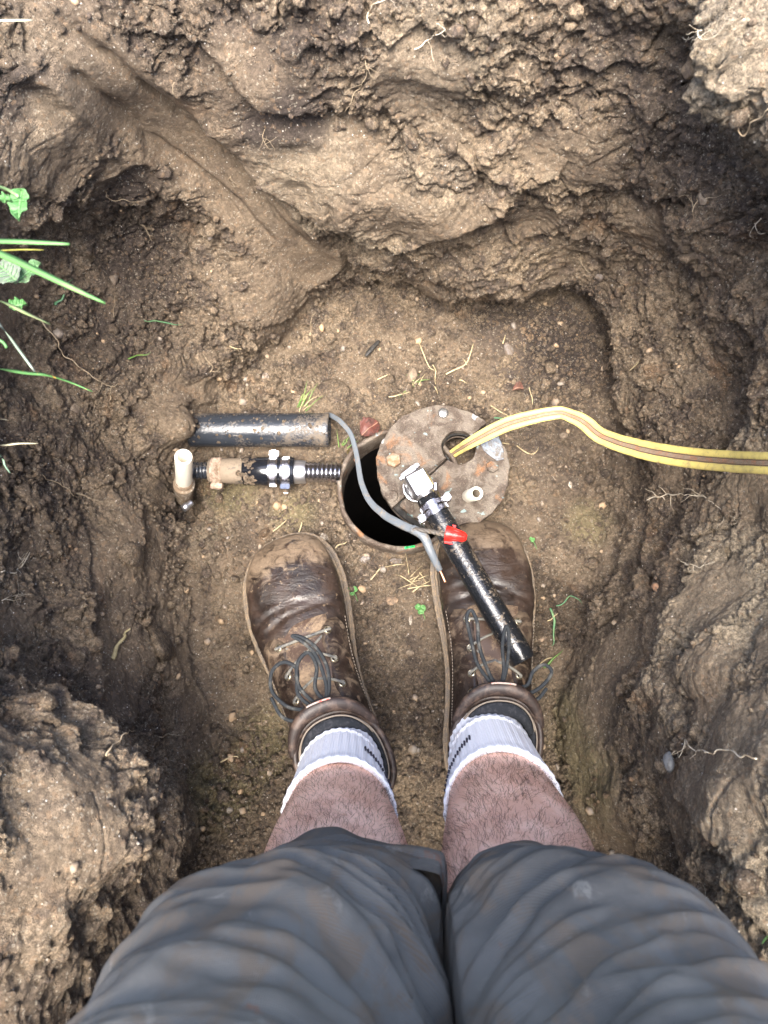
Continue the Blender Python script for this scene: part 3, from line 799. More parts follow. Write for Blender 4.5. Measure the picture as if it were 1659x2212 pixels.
def clamp(parent, c, ax, r, w, ang, mat, scmat=None, slots=True):
    """hose clamp: band > screw, housing; ang is where the worm screw sits (0 = along s)"""
    ax = np.array(ax, float) / np.linalg.norm(ax); g = G()
    s, q = ribband(g, c, ax, r, w, slots=slots)
    o = g.build('hose_clamp', mat, parent, smooth=False)
    d = math.cos(ang) * s + math.sin(ang) * q; tn = np.cross(ax, d)
    hp = c + d * (r + .0042)
    g = G(); box(g, hp - tn * .006, hp + tn * .006, ax, d, w * .56, .0042, .0012); g.build('screw_housing', mat, o, smooth=False)
    g = G(); e = hp + tn * .006
    lathe(g, e, e + tn * .01, [(0, .0028), (.0015, .0044), (.0018, .0052), (.0022, .0052), (.0022, .0040), (.0066, .0040), (.0070, .0036), (.0070, .0001)], 6)
    g.build('screw', scmat or mat, o, smooth=False)
    return o
def box(g, a, b, u, w, hu, hw, bev=.001):
    """bar from a to b, half sizes hu along u and hw along w, chamfered"""
    u = np.array(u) / np.linalg.norm(u); w = np.array(w) / np.linalg.norm(w)
    t = (b - a) / np.linalg.norm(b - a)
    pr = [(-hu + bev, -hw), (hu - bev, -hw), (hu, -hw + bev), (hu, hw - bev), (hu - bev, hw), (-hu + bev, hw), (-hu, hw - bev), (-hu, -hw + bev)]
    V = []
    L = np.linalg.norm(b - a)
    for tt, sc in ((0, .9), (bev, 1), (L - bev, 1), (L, .9)):
        for x, y in pr: V.append(a + t * tt + u * x * sc + w * y * sc)
    f = []
    for i in range(3):
        for j in range(8): k = (j + 1) % 8; f.append((i * 8 + j, i * 8 + k, (i + 1) * 8 + k, (i + 1) * 8 + j))
    f += [tuple(range(7, -1, -1)), tuple(24 + j for j in range(8))]
    g.add(V, f)

# ------------------------------------------------------------ long black pipe with steel elbow
pA = W(934, 1091, .128); pB = W(1131, 1428, .128)
ax = (pB - pA) / np.linalg.norm(pB - pA); PR = .0156
pipe = thing('black_pipe', 'long black plastic pipe with a shiny steel elbow lying across the right boot', 'pipe', pB)
g = G(); L = np.linalg.norm(pB - pA)
lathe(g, pA, pB, [(-.012, PR - .003), (-.012, PR)] + [(t, PR) for t in np.linspace(.0, L - .001, 14)] + [(L, PR - .0008), (L, PR - .0035), (L - .05, PR - .004), (L - .08, .001)], 48)
g.build('hose', MAT['poly'], pipe)
# collar under the clamps and the elbow
eC = W(905, 1046, .134)
side = np.cross(ax, (0, 0, 1)); side /= np.linalg.norm(side)
up = np.cross(side, ax); up /= np.linalg.norm(up)
if up[2] < 0: up = -up
g = G(); lathe(g, pA - ax * .030, pA, [(0, PR * .80), (.03, PR * .80)], 40)
lathe(g, pA - ax * .034, pA, [(0, PR * .9), (.0, PR * 1.05), (.010, PR * 1.05), (.010, PR * .8)], 40)
g.build('elbow_collar', MAT['steel'], pipe)
# square-bodied elbow block, its down-leg and a clamp round it
g = G(); box(g, eC - ax * .0150, eC + ax * .0150, side, up, .0145, .0135, .0028); elb = g.build('elbow', MAT['steel'], pipe, smooth=False); elb['label'] = 'shiny steel elbow body'
dn = np.array((-.02, .05, -1.)); dn /= np.linalg.norm(dn)
lo = eC - ax * .002 - side * .0
g = G(); lathe(g, lo, lo + dn * .045, [(0, .0150), (.016, .0150), (.018, .0165), (.026, .0165), (.028, .0142), (.034, .0150), (.034, .0140), (.040, .0150), (.040, .0140), (.045, .0148), (.045, .010)], 40); g.build('elbow_leg', MAT['dullsteel'], pipe)
for t, a in ((.007, 2.9), (.0155, -.35)):
    cl = clamp(pipe, pA + ax * (t - .006), ax, PR + .0005, .0090, a + .25, MAT['band'], MAT['steel'])
cl = clamp(pipe, lo + dn * .022, dn, .0176, .0095, 0, MAT['band'], MAT['steel'])
# tab-like worm housing beside the elbow head
tq = W(885, 1019, .130)
hd = cl.children
g = G(); td = W(902, 1003, .122) - W(868, 1030, .122); td /= np.linalg.norm(td)
box(g, tq - td * .0125, tq + td * .0085, np.cross(td, up), up, .0042, .0045, .001)
lathe(g, tq + td * .0085, tq + td * .02, [(0, .0032), (.0015, .0054), (.003, .0054), (.003, .004), (.006, .004), (.006, .0001)], 6)
lathe(g, tq - td * .0125, tq - td * .02, [(0, .0030), (.004, .0030), (.004, .0001)], 6)
g.build('worm_screw', MAT['steel'], pipe, smooth=False)

# ------------------------------------------------------------ muddy loose pipe on the left
qA = W(412, 929, .022); qB = W(712, 929, .026); QR = .0245
mp = thing('muddy_pipe', 'short thick mud-smeared black pipe lying on the soil above the fittings', 'pipe', (qA + qB) / 2)
L = np.linalg.norm(qB - qA); g = G()
ts = np.linspace(0, L, 40)
lathe(g, qA, qB, [(0, QR - .004), (0, QR)] + [(t, QR) for t in ts[1:-1]] + [(L - .001, QR), (L, QR - .001), (L, QR - .0045), (L - .05, QR - .005)], 56)
g.build('hose', MAT['poly_muddy'], mp)
v = []; 
def mudcake(name, mat, parent, c, ax_, r0, t0, t1, n, seed, arc=(.2, 2.9), size=.004):
    """flakes of dried mud stuck to a pipe"""
    g = G(); a_ = np.array(ax_) / np.linalg.norm(ax_); u = np.array((0, 0, 1.)); s = np.cross(a_, u); s /= np.linalg.norm(s); q = np.cross(s, a_)
    r = np.random.default_rng(seed)
    for i in range(n):
        t = r.uniform(t0, t1); a = r.uniform(*arc); d = math.cos(a) * s + math.sin(a) * q; tn = np.cross(a_, d)
        k = 9; th = np.linspace(0, 6.283, k, endpoint=False); rad = size * r.uniform(.3, 1.2) * r.uniform(.6, 1.3, k)
        m = c + a_ * t
        def P(x, y, h): 
            aa = y / r0; dd = math.cos(a + aa) * s + math.sin(a + aa) * q
            return m + a_ * x + dd * (r0 + h)
        V = [P(rad[j] * math.cos(th[j]), rad[j] * math.sin(th[j]), -.0004) for j in range(k)] + [P(.7 * rad[j] * math.cos(th[j]), .7 * rad[j] * math.sin(th[j]), .0007 + .0006 * r.random()) for j in range(k)] + [P(0, 0, .0011)]
        f = [(j, (j + 1) % k, k + (j + 1) % k, k + j) for j in range(k)] + [(k + j, k + (j + 1) % k, 2 * k) for j in range(k)]
        g.add(V, f)
    return g.build(name, mat, parent)
mudcake('mud_crust', MAT['clod'], mp, qA, qB - qA, QR, .0, L, 70, 3, (.1, 3.0), .0028)

# ------------------------------------------------------------ fitting string on the left
def wl(px, py=1014, z=.030): return W(px, py, z)
f0 = wl(422, 1016); f1 = wl(736, 1021)
fit = thing('pipe_fitting', 'clamped black hose coupling with a ribbed steel barb pointing at the well pipe', 'pipe fitting', (f0 + f1) / 2)
fa_ = (f1 - f0) / np.linalg.norm(f1 - f0)
def at(px): return f0 + fa_ * ((px - 422) / (736 - 422) * np.linalg.norm(f1 - f0))
S = lambda rpx: rpx / F * 1.005
def seg(g, x0, x1, r0, r1=None, n=44):
    a, b = at(x0), at(x1); L = np.linalg.norm(b - a); r1 = r1 or r0
    lathe(g, a, b, [(0, .001), (0, r0 - .0006), (.0008, r0), (L - .0008, r1), (L, r1 - .0006), (L, .001)], n)
g = G(); 
for i in range(5): seg(g, 418 + i * 8, 424.5 + i * 8, S(20), S(18.5))
seg(g, 416, 460, S(16)); g.build('ribbed_nipple', MAT['poly_muddy'], fit)
g = G(); seg(g, 452, 532, S(27), S(30)); g.build('hose', MAT['hose_mud'], fit)
g = G(); seg(g, 527, 637, S(32.5), S(33)); g.build('coupling', MAT['poly_clean'], fit)
mudcake('mud_crust', MAT['clod'], fit, at(520), fa_, S(32.3), 0, .022, 40, 5, (.1, 3.0), .004)
clamp(fit, at(470), fa_, S(28.5), .0150, -.2, MAT['rusty_band'])
clamp(fit, at(592), fa_, S(33.5), .0130, 2.95, MAT['band'], MAT['steel'])
clamp(fit, at(619), fa_, S(33.5), .0130, .12, MAT['band'], MAT['steel'])
g = G(); seg(g, 634, 661, S(27), S(26)); g.build('collar', MAT['dullsteel'], fit)
g = G(); a = at(660); L = np.linalg.norm(at(735) - a); pr = [(0, .001), (0, S(20))]
for i in range(8):
    t = L * i / 8; pr += [(t, S(23.6)), (t + L * .02, S(24)), (t + L / 8 * .82, S(21.0)), (t + L / 8 * .97, S(20.6))]
pr += [(L, S(20.5)), (L, S(15)), (L - .02, S(14)), (L - .03, .001)]
lathe(g, a, at(735), pr, 56); bb = g.build('barb', simple('dark_chrome', (.62, .62, .67), .20, 1.0), fit, smooth=False)

# ------------------------------------------------------------ white riser stub
r0 = W(398, 1064, .0); r1 = W(396.5, 1000, .103)
RIS = 1
ris = thing('plastic_riser', 'short white plastic pipe stub standing upright beside the muddy fittings', 'pipe', r0)
ra = (r1 - r0) / np.linalg.norm(r1 - r0); L = np.linalg.norm(r1 - r0)
g = G(); lathe(g, r0 + ra * .02, r1, [(0, .010), (.02, .0112), (L - .002, .0114), (L - .0005, .0112), (L, .0108), (L, .0082), (L - .001, .0078), (L - .07, .0076), (L - .10, .0001)], 44); g.build('tube', MAT['pvc'], ris)
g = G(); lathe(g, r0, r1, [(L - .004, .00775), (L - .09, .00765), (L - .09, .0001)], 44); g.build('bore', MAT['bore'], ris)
g = G(); lathe(g, r0 - ra * .02, r1, [(0, .0128), (.032, .0135), (.0345, .0146), (.050, .0148), (.0535, .0150), (.0545, .0132), (.058, .0122), (.066, .0122), (.067, .0112)], 44); g.build('union_nut', MAT['pvc_dirty'], ris)
kk = W(405, 1092, .004)
g = G(); dd = np.array((.8, .6, .1)); lathe(g, kk - dd * .008, kk + dd * .012, [(0, .0001), (0, .0055), (.008, .0058), (.0085, .0046), (.016, .0044), (.017, .003), (.017, .0001)], 20); g.build('buried_clamp_screw', MAT['dullsteel'], ris)

# ------------------------------------------------------------ grey cable, forked, with red wire connector
cab = thing('grey_cable', 'muddy grey electric cable curling over the open well, split into two ends', 'cable', W(715, 898, .03))
K = [(700, 896, .020, 7), (716, 898, .030, 8), (737, 912, .045, 8), (758, 940, .055, 8), (771, 985, .062, 8.6), (779, 1035, .070, 9), (797, 1080, .082, 10), (830, 1112, .096, 12), (868, 1134, .110, 13), (900, 1146, .120, 13)]
def path(K, n=10):
    q = spline([list(W(k[0], k[1], k[2])) + [k[3] / F * (H - k[2])] for k in K], n); return q[:, :3], q[:, 3]
p, r = path(K); g = G()
aa = np.linspace(0, math.tau, 22, endpoint=False); cprof = np.stack([np.cos(aa) * .72, np.sin(aa) * (.40 + .10 * np.cos(2 * aa))], 1)
tube(g, p + .0006 * np.stack([perlin(p, 60, 1), perlin(p, 60, 2), perlin(p, 60, 3)], -1), r, prof=cprof)
p2, r2 = path([(890, 1142, .118, 11), (915, 1158, .122, 11), (930, 1190, .118, 9.5), (944, 1220, .110, 8), (951, 1232, .106, 6)])
tube(g, p2, r2, 14, .7); g.build('jacket', MAT['grey_wire'], cab)
p3, r3 = path([(893, 1143, .120, 7), (925, 1147, .130, 6.5), (948, 1152, .137, 6.5), (972, 1160, .141, 6.5)]); g = G(); 
n_ = len(p3); tt = np.linspace(0, 14, n_)
for ph in (0, 2.1, 4.2):
    q = p3 + .0016 * np.stack([np.cos(tt + ph) * .6, np.cos(tt + ph) * .6, np.sin(tt + ph)], -1)
    tube(g, q, .0021, 8)
g.build('twisted_core', MAT['wire_dark'], cab)
p4, r4 = path([(949, 1230, .106, 3), (955, 1242, .104, 2.6), (962, 1258, .102, 2.8)], 6); g = G(); tube(g, p4, r4, 8); g.build('bare_copper_end', MAT['copper'], cab)
wa = W(962, 1152, .141); wb = W(1008, 1161, .143); wd_ = wb - wa; L = np.linalg.norm(wd_)
g = G(); lathe(g, wa, wb, [(.004, .0070), (.0, .0088), (0, .0098), (.001, .0102), (.006, .0094), (L * .5, .0080), (L * .9, .0058), (L, .0040), (L + .0006, .0001)], 36)
lathe(g, wa, wb, [(.004, .0070), (.012, .0001)], 36)
for i in range(12):
    a = i * math.tau / 12; s_ = np.cross(wd_ / L, (0, 0, 1)); q_ = np.cross(s_, wd_ / L); d = math.cos(a) * s_ + math.sin(a) * q_
    tube(g, [wa + wd_ / L * .006 + d * .0092, wa + wd_ * .85 + d * .0058], .0008, 6)
con = g.build('wire_connector', MAT['red'], cab)
g = G()
for sgn in (-1, 1):
    s_ = np.cross(wd_ / L, (0, 0, 1)); s_ /= np.linalg.norm(s_)
    b0 = wa + s_ * sgn * .0095 + wd_ / L * .001
    box(g, b0, b0 + wd_ / L * .010, s_, np.array((0, 0, 1.)), .0030, .0008, .0004)
g.build('connector_wing', MAT['red'], con, smooth=False)

# ------------------------------------------------------------ yellow flat cable
yc = thing('yellow_hose', 'flat yellow three-rib line with a rusty orange stripe coming out of the cap', 'flat hose', W(1205, 893, .10))
K = [(972, 985, .020, 10), (984, 976, .035, 11), (1010, 960, .066, 13), (1050, 938, .090, 16), (1100, 915, .110, 17.5), (1160, 899, .128, 16.5), (1203, 892, .136, 15.5), (1222, 894, .140, 15), (1260, 911, .150, 18),
     (1290, 936, .160, 19), (1325, 953, .175, 20), (1400, 974, .215, 22), (1490, 989, .270, 23.5), (1570, 996, .340, 24.5), (1665, 1001, .43, 26), (1830, 1006, .52, 37), (2300, 1010, .62, 46), (3300, 1040, .735, 62), (5200, 1080, .745, 65), (8200, 1100, .742, 65)]
for i_, k_ in enumerate(K):
    if k_[0] > 1380:
        c_, n_ = hit(k_[0], k_[1]); K[i_] = (k_[0], k_[1], max(k_[2], c_[2] + .022), k_[3] * 1.05)
p, r = path(K, 9)
wob = .00025 * np.array([perlin(p[None], 90, 3)[0]])[0]
a = np.linspace(0, math.pi, 7)
def lobe(c, w, h): return [(c - w * math.cos(x), h * math.sin(x)) for x in np.linspace(0, math.pi, 9)]
topl = lobe(-.64, .36, .20) + lobe(.64, .36, .20)
YUP = np.array((0, -.06, H + .25)) - p; YUP /= np.linalg.norm(YUP, axis=1)[:, None]
def ribline(g, c, w, h, n=16):
    aa = np.linspace(0, math.tau, n, endpoint=False)
    prof = np.stack([c + w * np.cos(aa), h * np.sin(aa)], 1)
    tube(g, p + wob[:, None], r, prof=prof, up=YUP, fixed=True)
YM = M('yellow_jacket', rough=.42)
k = YM.ramp(YM.noise(60, 5, .7, .6), .46, .66, 0, .8); k2 = YM.ramp(YM.noise(330, 3, .7), .60, .68, 0, .7)
YM.set('Base Color', YM.mix(k2, YM.mix(k, (.58, .47, .14), (.30, .24, .11)), (.20, .15, .09))); YM.bump(YM.noise(300), .25, .0006)
OM = muddy('orange_stripe_rubber', (.40, .16, .075), (.34, .27, .19), .58, .5, 80)
BM = simple('dark_groove_rubber', (.10, .065, .04), .7)
for c in (-.60, .60):
    g = G(); ribline(g, c, .355, .20); g.build('side_rib', YM.m, yc)
g = G()
for c in (-.11, 0, .11): ribline(g, c, .058, .15, 10)
g.build('middle_stripe', OM, yc)
g = G(); ribline(g, 0, .5, .12); g.build('web', BM, yc)
# ------------------------------------------------------------ the person
LEATH = M('worn_brown_leather', rough=.42, spec=.42)
_n = LEATH.noise(26, 5, .65, .5); _f = LEATH.noise(160, 4, .7); _g = LEATH.noise(55, 5, .7, 1.0)
_c = LEATH.mix(LEATH.ramp(_n, .40, .62), (.015, .010, .008), (.036, .023, .017))
_c = LEATH.mix(LEATH.ramp(LEATH.math('ADD', LEATH.math('MULTIPLY', LEATH.attr('dust'), .75), LEATH.math('MULTIPLY', LEATH.math('SUBTRACT', _g, .5), 1.6)), .34, .80, 0, .80), _c, (.19, .138, .092))
_c = LEATH.mix(LEATH.ramp(_f, .60, .72, 0, .45), _c, (.33, .24, .15))
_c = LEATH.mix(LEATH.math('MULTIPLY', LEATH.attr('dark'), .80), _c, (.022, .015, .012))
_sc = LEATH.noise(70, 3, .6, .2, LEATH.map((1, .18, 1), (0, 0, .4)))
_c = LEATH.mix(LEATH.ramp(_sc, .66, .72, 0, .6), _c, (.24, .16, .10))
LEATH.set('Base Color', _c); LEATH.set('Roughness', LEATH.ramp(_g, .35, .65, .30, .62))
_w = LEATH.noise(45, 3, .5, 1.2, LEATH.map((1, 2.2, 1)))
_b = LEATH.bump(_w, .35, .004); LEATH.bump(LEATH.math('ADD', _f, LEATH.noise(420, 2)), .35, .0009, _b)
MAT['leather'] = LEATH.m
MAT['leather_light'] = muddy('scuffed_tan_leather', (.085, .05, .032), (.30, .21, .13), .52, .5, 60)
MAT['tongue'] = muddy('tongue_leather', (.070, .043, .030), (.27, .19, .12), .45, .5, 40)
MAT['welt'] = muddy('dusty_welt', (.13, .105, .08), (.30, .22, .14), .5, .6, 70)
MAT['sole'] = muddy('boot_sole_rubber', (.03, .026, .022), (.22, .16, .10), .5, .6, 70)
MAT['collar'] = simple('padded_collar', (.026, .017, .014), .5, 0, .5, (.09, .06, .045), 80, .2, 200)
MAT['lining'] = simple('dark_boot_lining', (.020, .022, .026), .9, 0, .2, (.045, .045, .05), 200, .4, 900)
MAT['thread'] = simple('pale_stitching', (.22, .18, .14), .8)
MAT['lace'] = simple('dark_lace', (.024, .027, .030), .85, 0, .2, (.20, .19, .16), 60, .5, 900, .0006, .5, .75, .6)
MAT['lace_dusty'] = simple('dusty_lace', (.20, .19, .16), .9, 0, .2, (.09, .09, .09), 90)
MAT['brass'] = simple('worn_brass', (.50, .44, .32), .35, .9, .5, (.2, .16, .11), 300)
SK = M('sock_knit', rough=.95, spec=.15)
_k = SK.noise(34, 5, .7, .5); _r = SK.node('ShaderNodeTexWave', {'Vector': SK.attr('dummy') if False else SK.co, 'Scale': 120.0, 'Distortion': .4}, bands_direction='X').outputs[1]
SK.set('Base Color', SK.mix(SK.ramp(_k, .58, .76, 0, .55), (.80, .81, .86), (.45, .38, .32))); SK.bump(SK.math('ADD', _r, SK.noise(700, 3)), .35, .0010)
MAT['sock'] = SK.m
SKN = M('skin', rough=.5, spec=.4)
_a = SKN.noise(20, 4, .6, .3); _b2 = SKN.noise(120, 4, .7)
SKN.set('Base Color', SKN.mix(SKN.ramp(_b2, .5, .75, 0, .5), SKN.mix(SKN.ramp(_a, .35, .65), (.60, .355, .265), (.78, .52, .41)), (.44, .23, .16)))
SKN.set('Subsurface Weight', .12); SKN.set('Subsurface Radius', (.008, .003, .0015)); SKN.bump(SKN.noise(380, 3), .25, .0008)
MAT['skin'] = SKN.m
MAT['hair'] = simple('dark_leg_hair', (.05, .030, .020), .6)
CL = M('work_shorts_cloth', rough=.92, spec=.15)
_n1 = CL.noise(9, 5, .6, .6); _n2 = CL.noise(26, 5, .65, .9, CL.map((1, 1, .6))); _wv = CL.node('ShaderNodeTexWave', {'Vector': CL.co, 'Scale': 330.0, 'Distortion': 1.5, 'Detail': 1.0}, bands_direction='Z').outputs[1]
_wx = CL.node('ShaderNodeTexWave', {'Vector': CL.co, 'Scale': 300.0, 'Distortion': 1.5, 'Detail': 1.0}, bands_direction='X').outputs[1]
_c = CL.mix(CL.ramp(_n1, .38, .62), (.068, .063, .056), (.125, .116, .103))
_c = CL.mix(CL.ramp(_n2, .47, .64, 0, .8), _c, (.125, .090, .060))
_c = CL.mix(CL.ramp(CL.noise(17, 5, .7, 1.2, CL.map((1, 1, 1), (0, 1, 2))), .66, .73, 0, .75), _c, (.15, .072, .042))
_c = CL.mix(CL.ramp(CL.noise(40, 5, .7, .6, CL.map((1, 1, 1), (1, 0, 2))), .60, .72, 0, .6), _c, (.22, .205, .18))
_c = CL.mix(CL.math('MULTIPLY', _wv, .42), _c, (.11, .115, .12))
CL.set('Base Color', _c); _bb = CL.bump(CL.math('ADD', _wv, _wx), .30, .0006); CL.bump(CL.noise(90, 4, .6), .3, .002, _bb)
MAT['cloth'] = CL.m
MAT['ink'] = simple('dark_knit_mark', (.03, .03, .05), .9)

person = thing('person', 'person in muddy grey shorts, white socks and brown work boots, seen down their own legs', 'person', (0.03, -.08, 0))

def ringsweep(C, A, Bv, Wd, n, e=2.3, elow=None, jitter=None):
    """rings: centre C, half axis A (vector), side unit Bv, half width Wd"""
    th = np.linspace(0, math.tau, n, endpoint=False)
    V = []
    for c, a, b, w in zip(C, A, Bv, Wd):
        cs, sn = np.cos(th), np.sin(th)
        x = np.sign(cs) * np.abs(cs) ** (2 / e); y = np.sign(sn) * np.abs(sn) ** (2 / e)
        V.append(c + x[:, None] * w * b + y[:, None] * a)
    return np.array(V)

# boot profile in boot space: (back/bottom y,z) (front/top y,z) half width, centre shift
BP = [((.3175, .030), (.3165, .038), .012), ((.314, .026), (.309, .050), .029), ((.303, .024), (.296, .062), .0415), ((.286, .023), (.279, .071), .0495), ((.262, .023), (.258, .077), .0545),
      ((.235, .023), (.234, .080), .0565), ((.208, .024), (.213, .083), .0555), ((.180, .025), (.192, .088), .0515), ((.150, .027), (.169, .096), .0470), ((.120, .029), (.147, .105), .0440),
      ((.090, .030), (.128, .113), .0425), ((.055, .030), (.113, .120), .0415), ((.020, .033), (.103, .126), .0405), ((.004, .050), (.098, .132), .0400), ((.002, .075), (.095, .137), .0405),
      ((.004, .100), (.094, .142), .0415), ((.006, .120), (.095, .147), .0430), ((.006, .138), (.098, .153), .0450)]
def boot(side, ank, toe, label):
    """side +1: outer edge at +x (right boot)"""
    ank = np.array(ank); toe = np.array(toe)
    d = (toe - ank)[:2]; Ld = np.linalg.norm(d); d /= Ld; sc = Ld / .252
    ex = np.array((d[1], -d[0]))
    org = ank[:2] - d * .066 * sc
    def TW(p):    # boot space -> world
        p = np.asarray(p, float); q = np.empty(p.shape)
        xs = p[..., 0] + side * .010 * np.sin(np.clip(p[..., 1] / .32, 0, 1) * math.pi) * 1.0 - side * .006 * np.clip(p[..., 1] / .32, 0, 1)
        q[..., 0] = org[0] + sc * (xs * ex[0] + p[..., 1] * d[0])
        q[..., 1] = org[1] + sc * (xs * ex[1] + p[..., 1] * d[1])
        q[..., 2] = p[..., 2] * sc
        return q
    pr = np.array([[a[0], a[1], b[0], b[1], w] for a, b, w in BP])
    dense = spline(pr, 7); NU = len(dense); NP = 96
    th = np.linspace(0, math.tau, NP, endpoint=False)
    def S(u, ph, off=0.0):
        """surface point; u 0 toe..1 collar, ph angle (pi/2 = top)"""
        u = np.asarray(u, float) * (NU - 1); i = np.clip(u.astype(int), 0, NU - 2); f = u - i
        q = dense[i] * (1 - f)[..., None] + dense[i + 1] * f[..., None]
        cy, cz = (q[..., 0] + q[..., 2]) / 2, (q[..., 1] + q[..., 3]) / 2
        ay, az = (q[..., 2] - q[..., 0]) / 2, (q[..., 3] - q[..., 1]) / 2
        al = np.hypot(ay, az)
        cs, sn = np.cos(ph), np.sin(ph)
        e = 2.25 + .9 * np.clip(-sn, 0, 1)
        x = np.sign(cs) * np.abs(cs) ** (2 / e); y = np.sign(sn) * np.abs(sn) ** (2 / e)
        k = 1 + off / np.maximum(al, .012)
        k2 = 1 + off / np.maximum(q[..., 4], .012)
        return np.stack([x * q[..., 4] * k2, cy + y * ay * k, cz + y * az * k], -1)
    bt = thing_part(label, person, TW((0, .1, 0)))
    U, PH = np.meshgrid(np.linspace(0, 1, 150), th, indexing='ij')
    P = S(U, PH)
    # creases across the vamp and ankle
    topw = np.clip(np.sin(PH), 0, 1) ** .5
    cre = 0
    for u0, a0, w0 in ((.33, .0018, .010), (.355, .0020, .009), (.30, .0012, .008), (.66, .0022, .012), (.70, .0020, .012), (.76, .0018, .012)):
        uu = u0 + .018 * np.sin(PH * 2.3 + u0 * 40)
        cre = cre - a0 * np.exp(-((U - uu) / w0) ** 2) * (.35 + .65 * topw)
    Pn = fbm(P * 1.0 + side, 30, 3, 17) * .0016
    P = S(U, PH, cre + Pn)
    m, n = P.shape[:2]; ids_ = np.arange(m * n).reshape(m, n)
    a = ids_[:-1]; b = ids_[1:]
    q = np.stack([a, b, np.roll(b, -1, 1), np.roll(a, -1, 1)], -1).reshape(-1, 4)
    Wp = TW(P).reshape(-1, 3) - np.array(wloc(bt))
    me = fastmesh('upper', Wp, q, None)
    dust = (1 - sm(P[..., 2], .035, .075)) * .55 + .85 * np.exp(-((P[..., 1] - .285) / .028) ** 2) + .5 * np.exp(-((P[..., 1] - .185) / .03) ** 2) * (np.abs(P[..., 0]) < .035)
    at = me.attributes.new('dust', 'FLOAT', 'POINT'); at.data.foreach_set('value', np.clip(dust, 0, 1.2).astype(np.float32).ravel())
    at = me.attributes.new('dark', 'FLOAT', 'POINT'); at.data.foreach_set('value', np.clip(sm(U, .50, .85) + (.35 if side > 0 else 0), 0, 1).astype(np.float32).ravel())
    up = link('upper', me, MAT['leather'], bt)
    # inside of the shaft
    # --- sole, welt
    def outline(ofs, n=110):
        L = []
        for s in (1, -1):
            uu = np.linspace(0, 1, n)
            ys = .3175 - uu * .3175
            wsm = np.interp(ys, [0, .006, .02, .05, .09, .13, .16, .19, .22, .25, .28, .30, .312, .3175], [.001, .018, .030, .036, .0365, .0385, .043, .0495, .0545, .0565, .0515, .040, .024, .001])
            if s == side: wsm = wsm + .003 * np.sin(np.clip((ys - .05) / .2, 0, 1) * math.pi)
            L.append(np.column_stack([s * wsm, ys])[:: s])
        p = np.vstack([L[0][:-1], L[1][1:][:-1]]) if False else np.vstack([L[0], L[1][1:-1]])
        dd = np.roll(p, -1, 0) - np.roll(p, 1, 0); nn = np.stack([dd[:, 1], -dd[:, 0]], 1); nn /= np.linalg.norm(nn, axis=1)[:, None] + 1e-9
        if (nn * (p - p.mean(0))).sum() < 0: nn = -nn
        k = np.hanning(9); k /= k.sum(); q = p + nn * ofs
        for c in (0, 1): q[:, c] = np.convolve(np.concatenate([q[-4:, c], q[:, c], q[:4, c]]), k, 'valid')
        return q, nn
    zf = lambda y: np.zeros_like(y)
    def strip(prof, name, mat, parent, wav=0):
        g = G(); V = []
        for o, z in prof:
            q, nn = outline(o)
            if wav: q = q + nn * (wav * np.sin(np.arange(len(q)) * 1.9))[:, None]
            V.append(TW(np.column_stack([q, np.full(len(q), z)])))
        n = len(V[0]); f = []
        for i in range(len(V) - 1):
            for j in range(n): k = (j + 1) % n; f.append((i * n + j, i * n + k, (i + 1) * n + k, (i + 1) * n + j))
        f.append(tuple(range(n))[::-1]); f.append(tuple((len(V) - 1) * n + j for j in range(n)))
        g.add(np.concatenate(V), f); return g.build(name, mat, parent)
    strip([(.0050, .0), (.0078, .002), (.0080, .010), (.0074, .0160), (.0060, .0165)], 'sole', MAT['sole'], bt)
    strip([(.0082, .0168), (.0088, .0175), (.0088, .0208), (.0080, .0218), (-.004, .0220)], 'welt', MAT['welt'], bt, .00025)
    # welt stitching: short raised threads
    g = G(); q, nn = outline(.0062, 150)
    qq = TW(np.column_stack([q, np.full(len(q), .0222)])); q2 = TW(np.column_stack([q - nn * .0001, np.full(len(q), .0222)]))
    for i in range(0, len(qq)):
        t = (qq[(i + 1) % len(qq)] - qq[i]); l = np.linalg.norm(t)
        if l < 1e-5: continue
        tube(g, [qq[i], qq[i] + t * .62], .0006, 5)
    g.build('welt_stitch', MAT['thread'], bt)
    # piping line where upper meets welt
    g = G(); q, nn = outline(.0018); q3 = TW(np.column_stack([q, np.full(len(q), .0255)])); q3 = np.vstack([q3, q3[:1]]); tube(g, q3, .0022, 8, caps=False); g.build('piping', MAT['welt'], bt)
    # --- tongue and facings
    def patchmesh(name, ua, ub, pa_, pb_, off, mat, edge=.002, nu=60, npn=18, wob=None):
        uu = np.linspace(0, 1, nu)[:, None] * np.ones((1, npn)); vv = np.linspace(0, 1, npn)[None] * np.ones((nu, 1))
        A = pa_(uu) ; B = pb_(uu); PHI = A + (B - A) * vv
        e = np.minimum(np.minimum(vv * npn * .5, (1 - vv) * npn * .5), np.minimum(uu * nu * .35, (1 - uu) * nu * .35)); e = np.clip(e, 0, 1)
        o = off(uu, vv) * 1.0 * (.15 + .85 * np.sqrt(e)) - (1 - e) * edge
        Pq = S(ua + (ub - ua) * uu, PHI, o)
        Pq = S(ua + (ub - ua) * uu, PHI, o + .0007 * fbm(Pq + side * 3, 45, 2, 9))
        ii = np.arange(nu * npn).reshape(nu, npn)
        f = np.stack([ii[:-1, :-1], ii[1:, :-1], ii[1:, 1:], ii[:-1, 1:]], -1).reshape(-1, 4)
        me = fastmesh(name, TW(Pq).reshape(-1, 3) - np.array(wloc(bt)), f)
